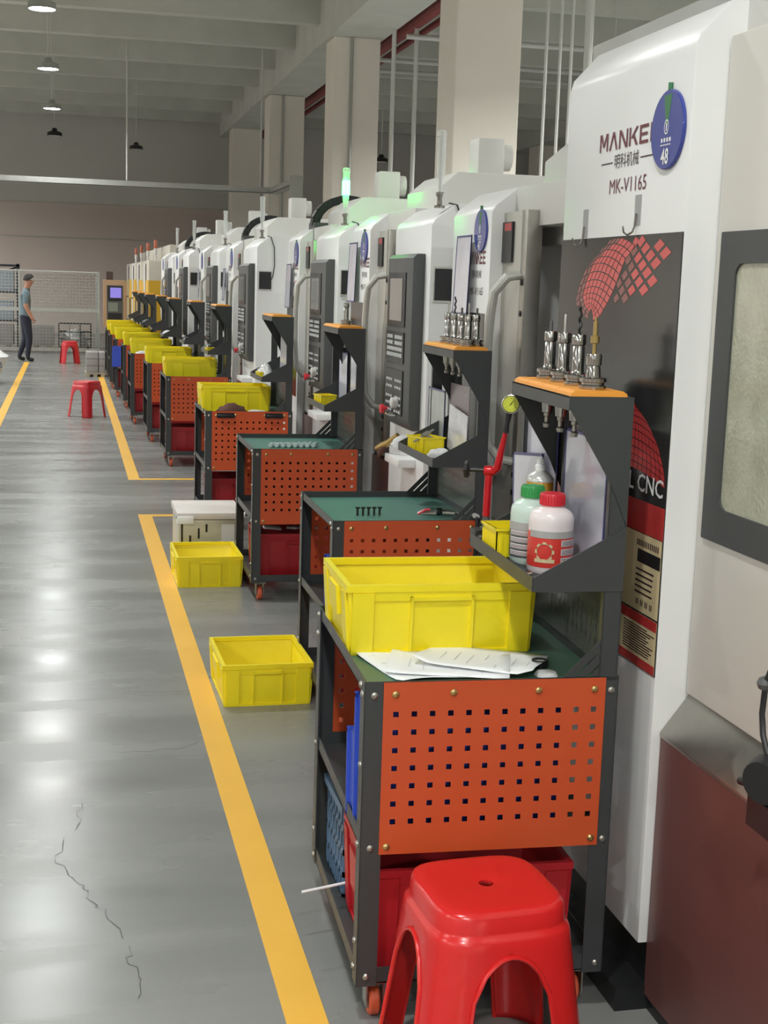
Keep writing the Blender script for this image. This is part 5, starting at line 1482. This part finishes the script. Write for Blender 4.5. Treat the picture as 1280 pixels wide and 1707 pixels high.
# ------------------------------------------------------------------ worker
def worker():
    t = empty('person', (-.86, 29.3, 0)); tag(t, 'person in grey-blue shirt and dark trousers walking to the right, head bowed', 'person')
    t.rotation_euler = (0, 0, 0)     # local +X is the facing direction
    me = bpy.data.meshes.new('body')
    J = [ # name, pos, rx, ry
     ((0.00, 0, .90), .125), ((-.005, 0, 1.05), .12), ((0.0, 0, 1.22), .138), ((0.0, 0, 1.38), .12), ((.03, 0, 1.47), .058), ((.055, 0, 1.53), .055),
     # near leg (y -): forward
     ((.02, -.085, .84), .098), ((.08, -.09, .48), .068), ((.04, -.09, .12), .047), ((.05, -.09, .05), .042), ((.17, -.095, .035), .036),
     # far leg (y +): back
     ((-.01, .085, .84), .098), ((.0, .09, .47), .066), ((-.12, .09, .14), .047), ((-.13, .09, .06), .042), ((-.01, .095, .035), .036),
     # near arm
     ((.01, -.175, 1.37), .066), ((.02, -.215, 1.11), .046), ((.13, -.2, .90), .036), ((.165, -.195, .84), .026),
     # far arm
     ((.01, .175, 1.37), .066), ((.0, .215, 1.11), .046), ((.10, .2, .90), .036), ((.135, .195, .84), .026),
     # head
     ((.075, 0, 1.60), .085), ((.095, 0, 1.66), .09),
    ]
    E_ = [(0,1),(1,2),(2,3),(3,4),(4,5),(0,6),(6,7),(7,8),(8,9),(9,10),(0,11),(11,12),(12,13),(13,14),(14,15),(3,16),(16,17),(17,18),(18,19),(3,20),(20,21),(21,22),(22,23),(5,24),(24,25)]
    me.from_pydata([j[0] for j in J], E_, [])
    o = bpy.data.objects.new('body', me); COL.objects.link(o)
    sk = o.modifiers.new('skin', 'SKIN'); sk.use_smooth_shade = True
    for i, j in enumerate(J):
        v = me.skin_vertices[0].data[i]; r = j[1]
        r *= 1.1; v.radius = (r, r); v.use_root = (i == 0)
        if i in (1, 2, 3): v.radius = (r*1.18, r*.85)
    ss = o.modifiers.new('smooth', 'SUBSURF'); ss.levels = 2; ss.render_levels = 2
    bpy.context.view_layer.update()
    ev = bpy.data.meshes.new_from_object(o.evaluated_get(bpy.context.evaluated_depsgraph_get()))
    bpy.data.objects.remove(o)
    bm = bmesh.new(); bm.from_mesh(ev)
    # nose, ears, fingers joined into the same mesh
    add = MB()
    add.lathe([(.0, .02), (.012, .01), (.017, 0), (.012, -.01)], (.180, 0, 1.635), 8, Vector((1, 0, -.15)))
    for s_ in (-1, 1):
        add.lathe([(.006, -.006), (.02, 0), (.006, .008)], (.085, s_*.083, 1.645), 8, Vector((0, s_, 0)))
    for hx, hy in ((.165, -.195), (.135, .195)):
        for k in range(4):
            yy = hy-.03+.02*k; ln = (.055, .065, .062, .05)[k]
            add.tube([(hx+.004, yy, .835), (hx+.018, yy, .835-ln*.5), (hx+.014, yy, .835-ln)], .009, 6, [1, .9, .7])
        add.tube([(hx+.0, hy+(-.028 if hy < 0 else .028), .865), (hx+.035, hy, .845), (hx+.045, hy, .815)], .010, 6, [1, .9, .7])
    o2 = len(bm.verts)
    vs = [bm.verts.new(p_) for p_ in add.v]
    for q_ in add.f:
        try: bm.faces.new([vs[i] for i in q_])
        except ValueError: pass
    bm.to_mesh(ev); bm.free()
    ev.materials.clear()
    def near_seg(c, a, b):
        d = b-a; u = max(0, min(1, (c-a).dot(d)/d.length_squared)); return (c-(a+d*u)).length
    for m in (SHIRT, TROUSER, SKIN, SHOE): ev.materials.append(m)
    for p_ in ev.polygons:
        c = p_.center
        arm = min(near_seg(c, Vector(a), Vector(b)) for a, b in (((.02, -.215, 1.13), (.13, -.2, .90)), ((.13, -.2, .90), (.18, -.195, .76)), ((.0, .215, 1.13), (.10, .2, .90)), ((.10, .2, .90), (.15, .195, .76))))
        if c.z > 1.475: k = 2
        elif arm < .062: k = 2
        elif c.z < .10: k = 3
        elif c.z < .93: k = 1
        else: k = 0
        p_.material_index = k
    ev.polygons.foreach_set('use_smooth', [True]*len(ev.polygons))
    link_mesh('body', ev, t)
    # hair cap
    mb = MB(); n = 18
    for j in range(8):
        a = -0.15+j/7*(math.pi/2+.15)
        for i in range(n):
            th = 2*math.pi*i/n
            front = max(0, math.cos(th))
            aa = a+front*.75*(1-j/7)
            mb.v.append((.078+.118*math.cos(aa)*math.cos(th), .108*math.cos(aa)*math.sin(th), 1.652+.118*math.sin(aa)))
    for j in range(7):
        for i in range(n):
            k = (i+1) % n; mb.f.append((j*n+i, j*n+k, (j+1)*n+k, (j+1)*n+i))
    mb.f.append(tuple(7*n+i for i in range(n)))
    mb.build('hair', HAIR, t, smooth=80)
    for s_ in (-1, 1):
        MB().lathe([(.0, .004), (.008, .002), (.010, 0)], (.172, s_*.032, 1.655), 8, Vector((1, s_*.25, -.1))).build('eye', HAIR, t)
    MB().box(.168, .176, -.02, .02, 1.592, 1.597).build('mouth', mat('lips', (140, 86, 80), .6), t, smooth=0)
    MB().lathe([(.055, 0), (.066, .02), (.062, .035)], (.032, 0, 1.445), 12, Vector((.3, 0, 1))).build('collar', SHIRT, t)
    return t
worker()
